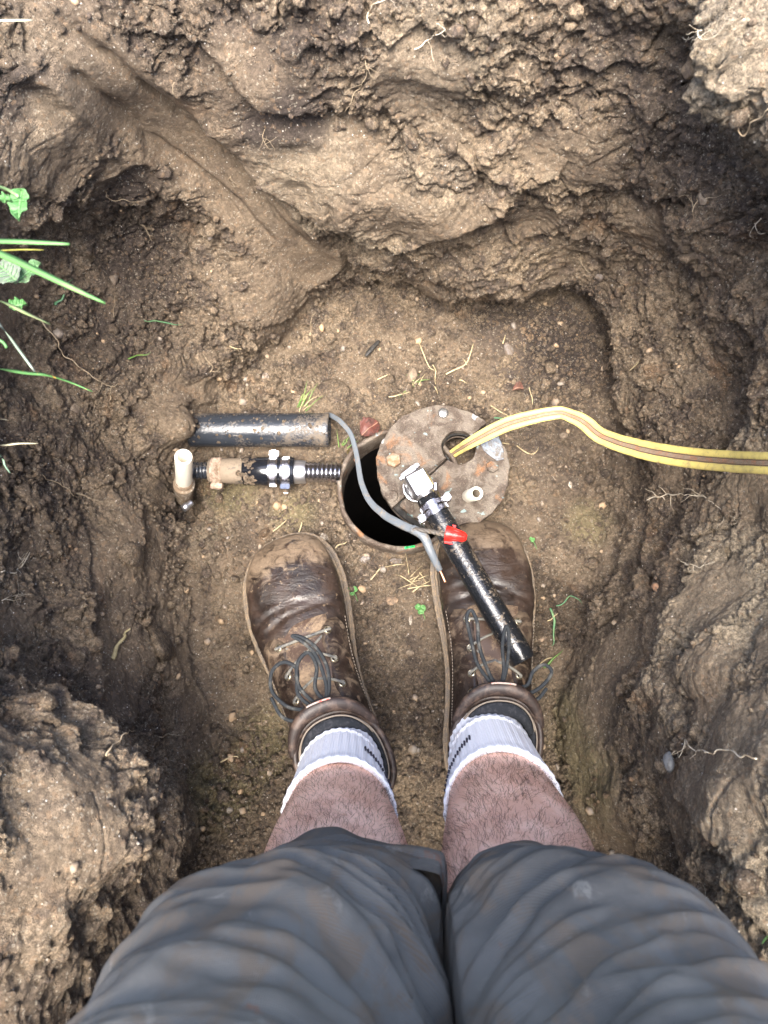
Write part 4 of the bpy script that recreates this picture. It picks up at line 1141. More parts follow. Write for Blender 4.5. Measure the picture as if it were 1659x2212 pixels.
        if mat is MAT['leather']:
            at = me.attributes.new('dust', 'FLOAT', 'POINT'); at.data.foreach_set('value', (.75 - .9 * uu).clip(0, 1).astype(np.float32).ravel())
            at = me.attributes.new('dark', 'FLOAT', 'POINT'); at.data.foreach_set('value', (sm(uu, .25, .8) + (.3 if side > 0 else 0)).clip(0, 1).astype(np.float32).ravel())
        return link(name, me, mat, bt)
    H2 = math.pi / 2
    ua, ub = .385, .985
    gap = lambda u: .20 + .10 * np.sin(u * math.pi) 
    patchmesh('tongue', .37, 1.0, lambda u: H2 - .62 + 0 * u, lambda u: H2 + .62 + 0 * u, lambda u, v: .0022 + .0012 * np.sin(u * 30 + v * 4) , MAT['tongue'])
    for s in (1, -1):
        patchmesh('lace_facing', ua, ub, lambda u: H2 + s * (.30 + .10 * u + .28 * sm(.07 - u, 0, .07)), lambda u: H2 + s * (1.18 - .30 * sm(.10 - u, 0, .10) + .30 * u), lambda u, v: .0042 + .0004 * np.sin(u * 19), MAT['leather'], .003)
        # seam stitch along the facing
        g = G(); uu = np.linspace(.02, .95, 60); pl = TW(S(ua + (ub - ua) * uu, H2 + s * (1.09 + .28 * uu), .0046 + 0 * uu))
        for i in range(0, 59): tube(g, [pl[i], pl[i] + (pl[i + 1] - pl[i]) * .6], .00055, 5)
        g.build('facing_stitch', MAT['thread'], bt)
    # quarter panel on the sides
    for s in (1, -1):
        patchmesh('quarter_panel', .43, .97, lambda u: H2 + s * (1.26 + .26 * u), lambda u: H2 + s * (2.35 - .5 * np.sin(u * 2.5) * 0 + .35 * u), lambda u, v: .0020 + 0 * u, MAT['leather'], .003)
    # --- eyelets and hooks
    rowsu = [.43, .515, .60, .685]; hooks = [.775, .845, .915]
    def E_(u, s, off=.0050, dphi=.0): 
        uu = (u - ua) / (ub - ua)
        return TW(S(np.array([u]), np.array([H2 + s * (.50 + .10 * uu + dphi)]), np.array([off])))[0]
    def nrm_(u, s): 
        n = E_(u, s, .012) - E_(u, s, .004); return n / np.linalg.norm(n)
    for u in rowsu:
        for s in (1, -1):
            g = G(); c = E_(u, s, .0046); n = nrm_(u, s)
            lathe(g, c, c + n, [(-.001, .0052), (.0004, .0053), (.0013, .0046), (.0014, .0036), (.0004, .0029), (-.001, .0027)], 20)
            g.build('eyelet', MAT['brass'], bt)
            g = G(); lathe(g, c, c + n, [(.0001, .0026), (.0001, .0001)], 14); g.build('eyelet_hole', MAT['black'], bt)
    for u in hooks:
        for s in (1, -1):
            g = G(); c = E_(u, s, .0050); n = nrm_(u, s); sd = (E_(u, -s) - E_(u, s)); sd /= np.linalg.norm(sd)
            al = np.cross(n, sd)
            for o in (-.0016, .0016):
                P_ = [c + al * o - sd * (-.003) , c + al * o + n * .0015 + sd * .004, c + al * o + n * .0045 + sd * .0035 - sd * .001, c + al * o + n * .0052 - sd * .002]
                tube(g, spline(P_, 4), .0013, 7)
            tube(g, [c + n * .0052 - sd * .002 - al * .002, c + n * .0052 - sd * .002 + al * .002], .0017, 7)
            g.build('lace_hook', MAT['brass'], bt)
    # --- laces
    LR = .00160 * sc
    def lace(pts, mat, r=LR, n=8, name='lace'):
        g = G(); q = spline(pts, n)
        # twisted round cord: two strands
        tube(g, q, r, 8)
        return g.build(name, mat, bt)
    allr = rowsu + hooks
    a = E_(allr[0], 1, .006); b = E_(allr[0], -1, .006); mid = (a + b) / 2 + np.array((0, 0, .003))
    lace([a - (0, 0, .004), a, mid, b, b - (0, 0, .004)], MAT['lace_dusty'], LR * 1.1)
    for i in range(len(allr) - 1):
        for s in (1, -1):
            a = E_(allr[i], s, .002, -.02); b = E_(allr[i + 1], -s, .0068)
            m1 = a * .62 + b * .38 + nrm_(allr[i], s) * .0008; m2 = a * .3 + b * .7 + nrm_(allr[i + 1], -s) * .0035
            lace([a, m1, m2, b, b + (b - m2) * .10 - nrm_(allr[i + 1], -s) * .004], MAT['lace_dusty'] if i < 2 else MAT['lace'])
    # knot and bow
    kc = TW(S(np.array([.945]), np.array([H2]), np.array([.012])))[0]
    up_ = np.array((0, 0, 1.))
    def fp(x, y, z):
        z = z * .48 - .003; x = x * .82
        return kc + sc * (ex[0] * x + d[0] * y) * np.array((1, 0, 0)) + sc * (ex[1] * x + d[1] * y) * np.array((0, 1, 0)) + up_ * z * sc
    lace([fp(*q) for q in ((-.008, -.004, 0), (-.005, .006, .006), (.004, .006, .008), (.008, -.001, .005), (.003, -.006, .004), (-.005, -.003, .008), (-.004, .004, .010), (.005, .004, .003), (.009, -.005, -.001))], MAT['lace'], LR * 1.25, name='lace_knot')
    for curve in BOWS[side]:
        lace([fp(*q) for q in curve], MAT['lace'], LR * 1.25, 10, 'lace_bow')
    for s in (1, -1):
        a = E_(hooks[-1], s, .006); lace([a, (a + kc) / 2 + up_ * .002, kc], MAT['lace'], LR * 1.1)
    # --- collar: padded brown roll, pale seam, dark lining
    thc = np.linspace(0, math.tau, 100)
    def cring(u, off, lift=0, front=0.0, pinch=0):
        p = S(np.full(100, u), thc, np.full(100, off))
        fr = np.clip(np.sin(thc), 0, 1)
        p[:, 2] += lift + front * fr ** 2; p[:, 1] += front * .25 * fr ** 2
        return TW(p)
    g = G(); tube(g, cring(1.0, .000, .0005, .004), .0034 * sc, 12, caps=False); g.build('collar_roll', MAT['collar'], bt)
    g = G(); tube(g, cring(1.0, -.0065, -.003, .004), .0042 * sc, 12, caps=False)
    P = [cring(1.0, -.006, -.002, .004), cring(1.0, -.010, -.012), cring(.93, -.010, -.03), cring(.80, -.012, -.03)]
    V = np.concatenate(P); f = [(i * 100 + j, i * 100 + j + 1, (i + 1) * 100 + j + 1, (i + 1) * 100 + j) for i in range(3) for j in range(99)]
    g.add(V, f); g.build('lining', MAT['lining'], bt)
    g = G(); tube(g, cring(1.0, -.0042, .0035, .004), .0009, 6, caps=False); g.build('collar_seam', MAT['thread'], bt)
    # padded tongue top: crescent standing above the collar in front
    tc = np.linspace(math.pi * .10, math.pi * .90, 46)
    def cres(off, z, y=0): 
        p = S(np.full(46, 1.0), tc, np.full(46, off)); fr = np.sin(tc) ** 1.0
        p[:, 2] += z * fr - .004 * (1 - fr); p[:, 1] += y * fr; return TW(p)
    g = G(); rr_ = (.0065 * np.sin(np.linspace(.35, math.pi - .35, 46)) + .0012) * sc
    tube(g, cres(.001, .013, .008), rr_ * 1.0, 14, flat=.7); g.build('tongue_pad', MAT['collar'], bt)
    g = G(); tube(g, cres(-.0105, .0125, .000), rr_ * .95, 12, flat=.9); g.build('tongue_lining', MAT['lining'], bt)
    g = G(); tube(g, cres(-.0058, .0172, .003), .0010, 6); g.build('tongue_piping', MAT['thread'], bt)
    # label edge: thin pale and red strip along the tongue top
    ts = tc[16:30]
    g = G(); p = S(np.full(14, 1.0), ts, np.full(14, .0085)); p[:, 2] += .020; p[:, 1] += .006; tube(g, TW(p)[3:11], .0011, 6); g.build('tongue_label', simple('pale_label', (.42, .33, .28), .8, var=(.55, .10, .08), vs_=90, lo=.52, hi=.56), bt)
    # pull corner at the collar sides
    for s in (1, -1):
        g = G(); a = TW(S(np.array([.99, .93, .86]), H2 + s * np.array([.80, .72, .60]), np.array([.006, .0062, .0058]))); tube(g, spline(a, 5), .0030, 8, flat=.5); g.build('facing_edge', MAT['leather_light'], bt)
    return bt, S, TW, sc

def thing_part(label, parent, at):
    o = bpy.data.objects.new('boot', None); COL.objects.link(o); o.parent = parent; o.empty_display_size = .02
    o.location = Vector([float(a) for a in at]) - wloc(parent); o['label'] = label
    return o
BOWS = {
 -1: [[(0, 0, .004), (-.010, .012, .012), (-.018, .030, .010), (-.010, .050, .008), (.006, .056, .006), (.010, .040, .006), (.000, .020, .012), (.006, .004, .008)],
      [(0, 0, .006), (-.020, .004, .006), (-.040, .014, .0), (-.052, .034, -.008), (-.044, .052, -.006), (-.026, .056, .0), (-.014, .044, .004), (-.022, .022, .010), (-.012, .006, .012), (0, 0, .006)],
      [(0, 0, .004), (.014, .012, .010), (.022, .034, .008), (.018, .056, .004), (.006, .072, .002), (-.006, .078, .003), (.004, .068, .005), (.014, .050, .007), (.014, .020, .012), (.004, .0, .008)],
      [(-.004, 0, .004), (-.030, -.004, .0), (-.050, .006, -.010), (-.056, .028, -.016)]],
 1: [[(0, 0, .004), (-.014, .008, .012), (-.030, .026, .012), (-.038, .050, .008), (-.044, .072, .006), (-.038, .080, .006), (-.030, .066, .008), (-.028, .044, .012), (-.016, .018, .014), (-.004, .002, .008)],
     [(0, 0, .004), (.004, .020, .012), (.002, .044, .010), (.006, .064, .006), (.010, .060, .006), (.010, .040, .010), (.006, .016, .012), (0, 0, .006)],
     [(0, 0, .004), (.020, -.002, .006), (.040, -.001, .004), (.058, .010, .0), (.066, .022, -.004), (.056, .028, -.004), (.042, .020, .0), (.034, .006, .004), (.014, .002, .010), (0, 0, .006)],
     [(0, 0, .004), (.022, -.006, .006), (.046, -.008, .0), (.060, .004, -.006)]]}
aL = W(746, 1604, .10); tL = W(602, 1170, .02)
aR = W(1048, 1575, .10); tR = W(1040, 1128, .02)
bootL, SL, TL, scL = boot(-1, aL, tL, 'mud-scuffed brown leather work boot on the left')
bootR, SR, TR, scR = boot(1, aR, tR, 'darker brown leather work boot under the black pipe')
print('boot scale', scL, scR)

# ------------------------------------------------------------ legs: one skin surface
def legpath(rows):
    c = np.array([list(W(a, b, z)) + [r, r2] for a, b, z, r, r2 in rows]); return c
LEG = {-1: [(742, 1592, .07, .030, .034), (740, 1618, .12, .034, .040), (737, 1668, .18, .041, .046), (733, 1755, .26, .050, .052), (728, 1870, .34, .063, .064), (722, 1965, .40, .064, .065), (700, 2040, .45, .055, .058), (640, 2130, .51, .060, .064)],
       1: [(1048, 1560, .07, .030, .034), (1050, 1585, .12, .035, .041), (1062, 1640, .18, .042, .047), (1085, 1735, .26, .052, .054), (1118, 1865, .34, .066, .067), (1138, 1980, .40, .068, .068), (1160, 2060, .45, .058, .060), (1230, 2140, .51, .062, .066)]}
LP = {}
g = G()
for s in (-1, 1):
    c = legpath(LEG[s])
    hx = c[-1, 0] + s * .012
    ext = [[hx, c[-1, 1] - .018, .60, .076, .082], [hx + s * .010, c[-1, 1] - .055, .70, .086, .094], [hx + s * .004, c[-1, 1] - .075, .80, .086, .098], [s * .055 + .02, c[-1, 1] - .085, .88, .080, .100]]
    c = np.vstack([c, ext]); LP[s] = c
    q = spline(c, 8)
    N = 56; th = np.linspace(0, math.tau, N, endpoint=False)
    V = np.stack([q[:, None, 0] + q[:, None, 3] * np.cos(th), q[:, None, 1] + q[:, None, 4] * np.sin(th) * (1 - .10 * np.maximum(np.sin(th), 0)), np.broadcast_to(q[:, None, 2], (len(q), N))], -1)
    f = [(i * N + j, i * N + (j + 1) % N, (i + 1) * N + (j + 1) % N, (i + 1) * N + j) for i in range(len(q) - 1) for j in range(N)]
    f += [tuple(range(N))[::-1], tuple((len(q) - 1) * N + j for j in range(N))]
    g.add(V.reshape(-1, 3), f)
    # foot inside the boot
    TWf = TL if s < 0 else TR
    fp_ = [TWf((0, y, z)) for y, z in ((.045, .085), (.09, .075), (.15, .060), (.21, .052), (.265, .046))]
    tube(g, spline(fp_, 4), spline(np.array([[.030], [.031], [.028], [.025], [.014]]), 4)[:, 0], 20)
hipc = (LP[-1][-1] + LP[1][-1]) / 2
tq_ = spline([[hipc[0], hipc[1], .80, .15, .105], [hipc[0], hipc[1] - .0, .86, .165, .115], [hipc[0], hipc[1] + .005, .93, .155, .110], [hipc[0], hipc[1] + .01, 1.0, .145, .10]], 6)
N = 64; th = np.linspace(0, math.tau, N, endpoint=False)
V = np.stack([tq_[:, None, 0] + tq_[:, None, 3] * np.cos(th), tq_[:, None, 1] + tq_[:, None, 4] * np.sin(th), np.broadcast_to(tq_[:, None, 2], (len(tq_), N))], -1)
f = [(i * N + j, i * N + (j + 1) % N, (i + 1) * N + (j + 1) % N, (i + 1) * N + j) for i in range(len(tq_) - 1) for j in range(N)] + [tuple(range(N))[::-1], tuple((len(tq_) - 1) * N + j for j in range(N))]
g.add(V.reshape(-1, 3), f)
body = g.build('body', MAT['skin'], person)
rm = body.modifiers.new('r', 'REMESH'); rm.mode = 'VOXEL'; rm.voxel_size = .0045; rm.use_smooth_shade = True
sm_ = body.modifiers.new('s', 'SMOOTH'); sm_.iterations = 8; sm_.factor = .6
dg = bpy.context.evaluated_depsgraph_get(); me2 = bpy.data.meshes.new_from_object(body.evaluated_get(dg))
body.modifiers.clear(); body.data = me2; me2.name = 'body'
for p in me2.polygons: p.use_smooth = True

# leg hair
def leghair():
    vco = np.empty(len(me2.vertices) * 3, np.float32); me2.vertices.foreach_get('co', vco); vco = vco.reshape(-1, 3) + np.array(wloc(body))
    vn = np.empty(len(me2.vertices) * 3, np.float32); me2.vertices.foreach_get('normal', vn); vn = vn.reshape(-1, 3)
    m = (vco[:, 2] > .235) & (vco[:, 2] < .50); vco, vn = vco[m], vn[m]
    r = np.random.default_rng(5); n = 24000; i = r.integers(0, len(vco), n)
    # skip part of the shin to leave bare patches
    dens = .62 + .5 * fbm(vco[i], 16, 2, 3); keep = r.random(n) < dens; i = i[keep]; n = len(i)
    p = vco[i] + r.normal(0, .0016, (n, 3)); nn = vn[i]
    dirn_ = np.array((0, .1, -1.)) + r.normal(0, .55, (n, 3)) + .9 * np.stack([perlin(p, 38, 1), perlin(p, 38, 2), perlin(p, 38, 3)], -1)
    dirn_ -= nn * (dirn_ * nn).sum(1)[:, None]; dirn_ /= np.linalg.norm(dirn_, axis=1)[:, None] + 1e-9
    L = r.uniform(.006, .017, n)[:, None]; sd = np.cross(nn, dirn_); w = r.uniform(.00007, .00014, n)[:, None]
    cur = r.normal(0, .5, n)[:, None]
    K = []
    for t, h, ww in ((0, -.0005, 1), (.33, .0012, .95), (.66, .0022, .7), (1, .0024, .15)):
        c = p + dirn_ * L * t + nn * (h + .0006 * (t > 0)) + sd * L * cur * t * t
        K += [c - sd * w * ww, c + sd * w * ww]
    V = np.stack(K, 1).reshape(-1, 3); b = np.arange(n)[:, None] * 8
    Q = np.concatenate([b + np.array([[0, 1, 3, 2]]), b + np.array([[2, 3, 5, 4]]), b + np.array([[4, 5, 7, 6]])])
    me = fastmesh('leg_hair', V - np.array(wloc(person)), Q, smooth=False)
    o = link('leg_hair', me, MAT['hair'], person); o['kind'] = 'stuff'
leghair()

# ------------------------------------------------------------ socks
for s in (-1, 1):
    c = LP[s]; q = spline(c, 24); z = q[:, 2]
    zt_ = .272
    zz_ = np.linspace(.10, zt_, 90)
    I = lambda k: np.interp(zz_, z, q[:, k])
    cx, cy, rx, ry = I(0), I(1), I(3) + .0035, I(4) + .0035
    N = 150; th = np.linspace(0, math.tau, N, endpoint=False)
    rib = .0007 * np.sign(np.sin(th * 36)) * .6
    V = []
    for k in range(len(zz_)):
        cuff = .0004 * (zz_[k] > zt_ - .010) + .0004 * math.exp(-((zz_[k] - zt_ + .003) / .003) ** 2)
        wr = .0022 * math.sin(zz_[k] * 160 + 1.0) * (zz_[k] < .20)
        sl_ = .016 * (np.sin(th) < 2) * (-np.sin(th)) * ((zz_[k] - .10) / (zt_ - .10))   # cuff tips towards the back
        rr_ = rib + cuff + wr * np.sin(th * 1.0 + zz_[k] * 30)
        wz = .0006 * np.sin(th * 3 + s) * (zz_[k] > .25)
        V.append(np.stack([cx[k] + (rx[k] + rr_) * np.cos(th), cy[k] + (ry[k] + rr_) * np.sin(th), zz_[k] + wz + 0 * th], -1))
    # fold over the top edge
    V.append(np.stack([cx[-1] + (rx[-1] - .0015) * np.cos(th), cy[-1] + (ry[-1] - .0015) * np.sin(th), zz_[-1] + .0012 + .0012 * np.sin(th * 5 + s)], -1))
    V.append(np.stack([cx[-1] + (rx[-1] - .006) * np.cos(th), cy[-1] + (ry[-1] - .006) * np.sin(th), zz_[-1] - .008 + 0 * th], -1))
    g = G(); m = len(V); f = [(i * N + j, i * N + (j + 1) % N, (i + 1) * N + (j + 1) % N, (i + 1) * N + j) for i in range(m - 1) for j in range(N)]
    g.add(np.concatenate(V), f); sock = g.build('sock', MAT['sock'], person)
    # two rows of short dark knit dashes
    g = G(); base_ang = 1.05 if s < 0 else 2.12
    for k in range(15):
        an = base_ang - .062 * k * (1 if s < 0 else -1) + 0; hz = .236 + .0014 * k
        hh = .0075 - .0003 * k
        i = int(np.argmin(abs(zz_ - hz)))
        P_ = []
        for dz in (-hh, hh * .2):
            j = int(np.argmin(abs(zz_ - hz - dz))); P_.append(np.array((cx[j] + (rx[j] + .0012) * math.cos(an), cy[j] + (ry[j] + .0012) * math.sin(an), zz_[j])))
        tube(g, P_, .0012, 5, flat=.5)
    g.build('knit_mark', MAT['ink'], sock)

# ------------------------------------------------------------ shorts
def shorts():
    g = G(); NS_ = 240; NH = 240
    th = np.linspace(0, math.tau, NS_, endpoint=False)
    for s in (-1, 1):
        # rows given by the place of the ring centre in the frame, then up to the hip
        if s < 0: rows_ = [(722, 2050, .438, .080, .080), (700, 2090, .47, .084, .082), (650, 2165, .52, .089, .086), (600, 2240, .565, .091, .090)]
        else: rows_ = [(1160, 2100, .443, .079, .080), (1180, 2135, .475, .082, .081), (1230, 2185, .52, .087, .085), (1285, 2245, .565, .090, .090)]
        c = np.array([list(W(a, b, z)) + [r, r2] for a, b, z, r, r2 in rows_])
        e = c[-1]
        ext = [[e[0] + s * .008, e[1] - .030, .64, .093, .100], [e[0] + s * .008, e[1] - .060, .74, .096, .110], [e[0] - s * .002, e[1] - .075, .84, .094, .112]]
        q = spline(np.vstack([c, ext]), NH // 6)
        m = len(q); T = np.linspace(0, 1, m)[:, None]; A = th[None] * np.ones((m, 1))
        zz = q[:, 2][:, None] * np.ones((1, NS_))
        P = np.stack([q[:, 0:1] + q[:, 3:4] * np.cos(A), q[:, 1:2] + q[:, 4:5] * np.sin(A), zz], -1)
        n = np.stack([np.cos(A), np.sin(A), 0 * A], -1)
        # drape folds: ridges that run round the thigh and sag towards the inner leg
        front = .5 + .5 * np.sin(A)
        outer = np.cos(A) * s          # +1 on the outside
        ph = (zz - .44) / .0155 + 2.6 * outer * (1 + 0 * A) - .55 * front + 2.6 * perlin(P, 6, 5 + s) + (.8 if s > 0 else 0)
        amp = .0052 * sm(zz, .465, .53) * (.45 + .55 * sm(perlin(P, 9, 9 + s), -.4, .35)) + .0008
        rid = 1 - np.abs(np.sin(ph * math.pi * .5)) ; rid = rid ** 1.7
        qz = zz / .0215 + 1.5 * outer + .8 * perlin(P, 7, 5 + s)
        n1_ = perlin(np.stack([.8 * A, qz, 0 * A + s * 7], -1), 1.0, 60); n2_ = perlin(np.stack([1.3 * A + 3, qz * 1.9, 0 * A + s * 3], -1), 1.0, 61)
        fold = (1 - 2.6 * np.sqrt(n1_ ** 2 + .004)) + .35 * (1 - 2.6 * np.sqrt(n2_ ** 2 + .01))
        long_ = .0060 * np.sin(A * 3 + 1.2 * s + perlin(P, 6, 4) * 2) * sm(.60 - zz, .0, .12)
        fl = .0045 * np.sin(A * 5 + s) * (1 - sm(zz, .438, .48))
        dsp = amp * 1.4 * fold + long_ + fl + .0045 * fbm(P, 12, 3, 33 + s) + .0010 * perlin(P, 60, 8)
        hem = .0016 * (zz < q[0, 2] + .020) - .0026 * np.exp(-((zz - q[0, 2] - .022) / .0022) ** 2) - .0016 * np.exp(-((zz - q[0, 2] - .019) / .0016) ** 2)
        P = P + n * (dsp + hem)[..., None]
        # hem edge dips and lifts
        w = 1 - sm(zz, q[0, 2], q[0, 2] + .06)
        P[..., 2] += w * (.008 * np.sin(A * 2 + (1.9 if s < 0 else .4)) + (.026 if s < 0 else .010) * np.maximum(-outer, 0))
        # inner thighs meet: flatten at the middle plane
        xm = .037
        if s < 0: P[..., 0] = np.where(P[..., 0] > xm - .0, xm + .15 * (P[..., 0] - xm), P[..., 0])
        else: P[..., 0] = np.where(P[..., 0] < xm + .002, xm + .002 + .15 * (P[..., 0] - xm - .002), P[..., 0])
        if s < 0: # inner corner of the hem hangs forward
            k = np.exp(-((A - .55) / .35) ** 2) * w; P[..., 1] += .010 * k; P[..., 0] += .006 * k
        V = P.reshape(-1, 3)
        inner = (P[0] - n[0] * .004); inner2 = inner + np.array((0, 0, .05)) - n[0] * .004
        f = [(i * NS_ + j, i * NS_ + (j + 1) % NS_, (i + 1) * NS_ + (j + 1) % NS_, (i + 1) * NS_ + j) for i in range(m - 1) for j in range(NS_)]
        b0 = m * NS_
        for j in range(NS_):
            k = (j + 1) % NS_
            f += [(k, j, b0 + j, b0 + k), (b0 + k, b0 + j, b0 + NS_ + j, b0 + NS_ + k)]
        g.add(np.concatenate([V, inner, inner2]), f)
    hc_ = hipc
    q = spline([[hc_[0], hc_[1] - .0, .765, .150, .120], [hc_[0], hc_[1], .82, .178, .132], [hc_[0], hc_[1], .88, .180, .132], [hc_[0], hc_[1] + .005, .94, .166, .122]], 14)
    N = 160; t2 = np.linspace(0, math.tau, N, endpoint=False)
    V = np.stack([q[:, None, 0] + q[:, None, 3] * np.cos(t2), q[:, None, 1] + q[:, None, 4] * np.sin(t2), np.broadcast_to(q[:, None, 2], (len(q), N))], -1)
    V = V + .004 * fbm(V, 14, 2, 4)[..., None] * np.array((1, 1, 0))
    f = [(i * N + j, i * N + (j + 1) % N, (i + 1) * N + (j + 1) % N, (i + 1) * N + j) for i in range(len(q) - 1) for j in range(N)] + [tuple(range(N))[::-1]]
    g.add(V.reshape(-1, 3), f)
    o = g.build('shorts', MAT['cloth'], person)
    o['label'] = 'stained grey work shorts'
    g = G()
    th2 = np.linspace(0, math.tau, 120)
    pth = np.stack([hc_[0] + .170 * np.cos(th2), hc_[1] + .005 + .126 * np.sin(th2), np.full(120, .945)], -1)
    tube(g, pth, .018, 10, prof=np.array([(-.18, -1), (.18, -1), (.18, 1), (-.18, 1)]), caps=False); g.build('waistband', MAT['cloth'], o)
shorts()
# ------------------------------------------------------------ loose soil crumbs (uncountable)
def ico(sub):
    import bmesh
    bm = bmesh.new(); bmesh.ops.create_icosphere(bm, subdivisions=sub, radius=1)
    v = np.array([x.co[:] for x in bm.verts]); f = np.array([[q.index for q in p.verts] for p in bm.faces]); bm.free(); return v, f
I1, I2, I3 = ico(1), ico(2), ico(3)
Pf = Pt[:, ::1]; Nf = gnorm(P0)
pxf, pyf, ddf = proj(Pf)
inview = (ddf > .1) & (pxf > -60) & (pxf < 1720) & (pyf > -60) & (pyf < 2280) & (Pf[..., 2] > -.02) & (rowk[:, None] < 6.5)
crf = np.zeros((NR, NT), np.float32); crf[act] = crum
area = np.linalg.norm(np.cross(np.gradient(P0, axis=0), np.gradient(P0, axis=1)), axis=-1)
idx = np.argwhere(inview)
rc0 = np.hypot(Pf[..., 0] - CAS[0], Pf[..., 1] - CAS[1])
wgt = (area * (.10 + 1.0 * crf + .9 * (rowk < 1.6)[:, None] * (fbm(P0, 9, 2, 77) > -.15)) * (rc0 > .092))[inview]
upn = np.clip(Nf[..., 2], 0, 1)[inview]; wgt = wgt * (.12 + upn); wgt /= wgt.sum()
def crumbs(name, n, base, smin, smax, mat, seed, sub=None, power=3.0, label=None):
    r = np.random.default_rng(seed); k = r.choice(len(idx), n, p=wgt); ii = idx[k]
    p = Pf[ii[:, 0], ii[:, 1]]; nn = Nf[ii[:, 0], ii[:, 1]]
    # keep the boots and pipes clear
    s = smin + (smax - smin) * r.random(n) ** power
    v, f = base; nv = len(v)
    sc = s[:, None] * r.uniform(.65, 1.3, (n, 3))
    # random rotations
    q = r.normal(size=(n, 4)); q /= np.linalg.norm(q, axis=1)[:, None]; w, x, y, z = q.T
    R = np.stack([1 - 2 * (y * y + z * z), 2 * (x * y - z * w), 2 * (x * z + y * w), 2 * (x * y + z * w), 1 - 2 * (x * x + z * z), 2 * (y * z - x * w), 2 * (x * z - y * w), 2 * (y * z + x * w), 1 - 2 * (x * x + y * y)], -1).reshape(n, 3, 3)
    V = v[None] * sc[:, None]
    bump_ = 1 + r.uniform(-.22, .22, (n, nv))
    V = V * bump_[..., None]
    V = np.einsum('nij,nkj->nki', R, V) + (p + nn * (s * .25)[:, None])[:, None]
    Fc = f[None] + (np.arange(n) * nv)[:, None, None]
    me = fastmesh(name, V.reshape(-1, 3), None, Fc.reshape(-1, 3), smooth=(base is I2))
    o = link(name, me, mat); tag(o, label, None, None, 'stuff'); return o
crumbs('soil_crumbs', 26000, I1, .0007, .0035, MAT['clod'], 1, power=2.6)
crumbs('soil_clods', 1900, I2, .003, .0085, MAT['clod'], 2, power=3.2)
GRV = M('mixed_gravel', rough=.7)
GRV.set('Base Color', GRV.mix(GRV.ramp(GRV.noise(26, 2), .4, .6), (.30, .21, .125), (.20, .17, .14))); GRV.bump(GRV.noise(300, 4), .6, .001)
crumbs('gravel', 480, I2, .0012, .0055, GRV.m, 3, power=2.2)

# ------------------------------------------------------------ single stones one can point to
def stone(px, py, r, colr, label, seed, flat=.6, name='stone', sx=1.0, sink=.25, group=None, rot=0.0):
    c, n = hit(px, py); s = r / F * (H - c[2])
    v, f = I3; rr_ = np.random.default_rng(seed)
    o3 = rr_.uniform(0, 90, 3)
    d = 1 + .42 * fbm(v * .12 + o3[None] * .01, 9, 3, seed % 50) 
    V = v * d[:, None]
    # chop a few flat faces
    for _ in range(11):
        a = rr_.normal(size=3); a /= np.linalg.norm(a); h = rr_.uniform(.55, .85); t = V @ a - h; V = V - np.maximum(t, 0)[:, None] * a * .9
    V = V * np.array((s * sx, s / sx, s * flat))
    cr, sr = math.cos(rot), math.sin(rot); V = np.column_stack([V[:, 0] * cr - V[:, 1] * sr, V[:, 0] * sr + V[:, 1] * cr, V[:, 2]])
    z = n; x = np.cross((0, 1, 0), z); x /= np.linalg.norm(x); y = np.cross(z, x)
    V = V[:, :1] * x + V[:, 1:2] * y + V[:, 2:] * z + c + n * s * flat * (1 - 2 * sink)
    me = fastmesh(name, V - c, None, f)
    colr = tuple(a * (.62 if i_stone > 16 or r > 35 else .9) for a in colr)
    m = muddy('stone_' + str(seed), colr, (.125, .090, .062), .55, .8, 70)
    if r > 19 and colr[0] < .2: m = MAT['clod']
    o = link(name, me, m); o.location = Vector(c.tolist()); return tag(o, label, 'stone', group)
TAN, ORG, GRY, WHT = (.23, .18, .125), (.22, .12, .07), (.17, .15, .135), (.46, .41, .33)
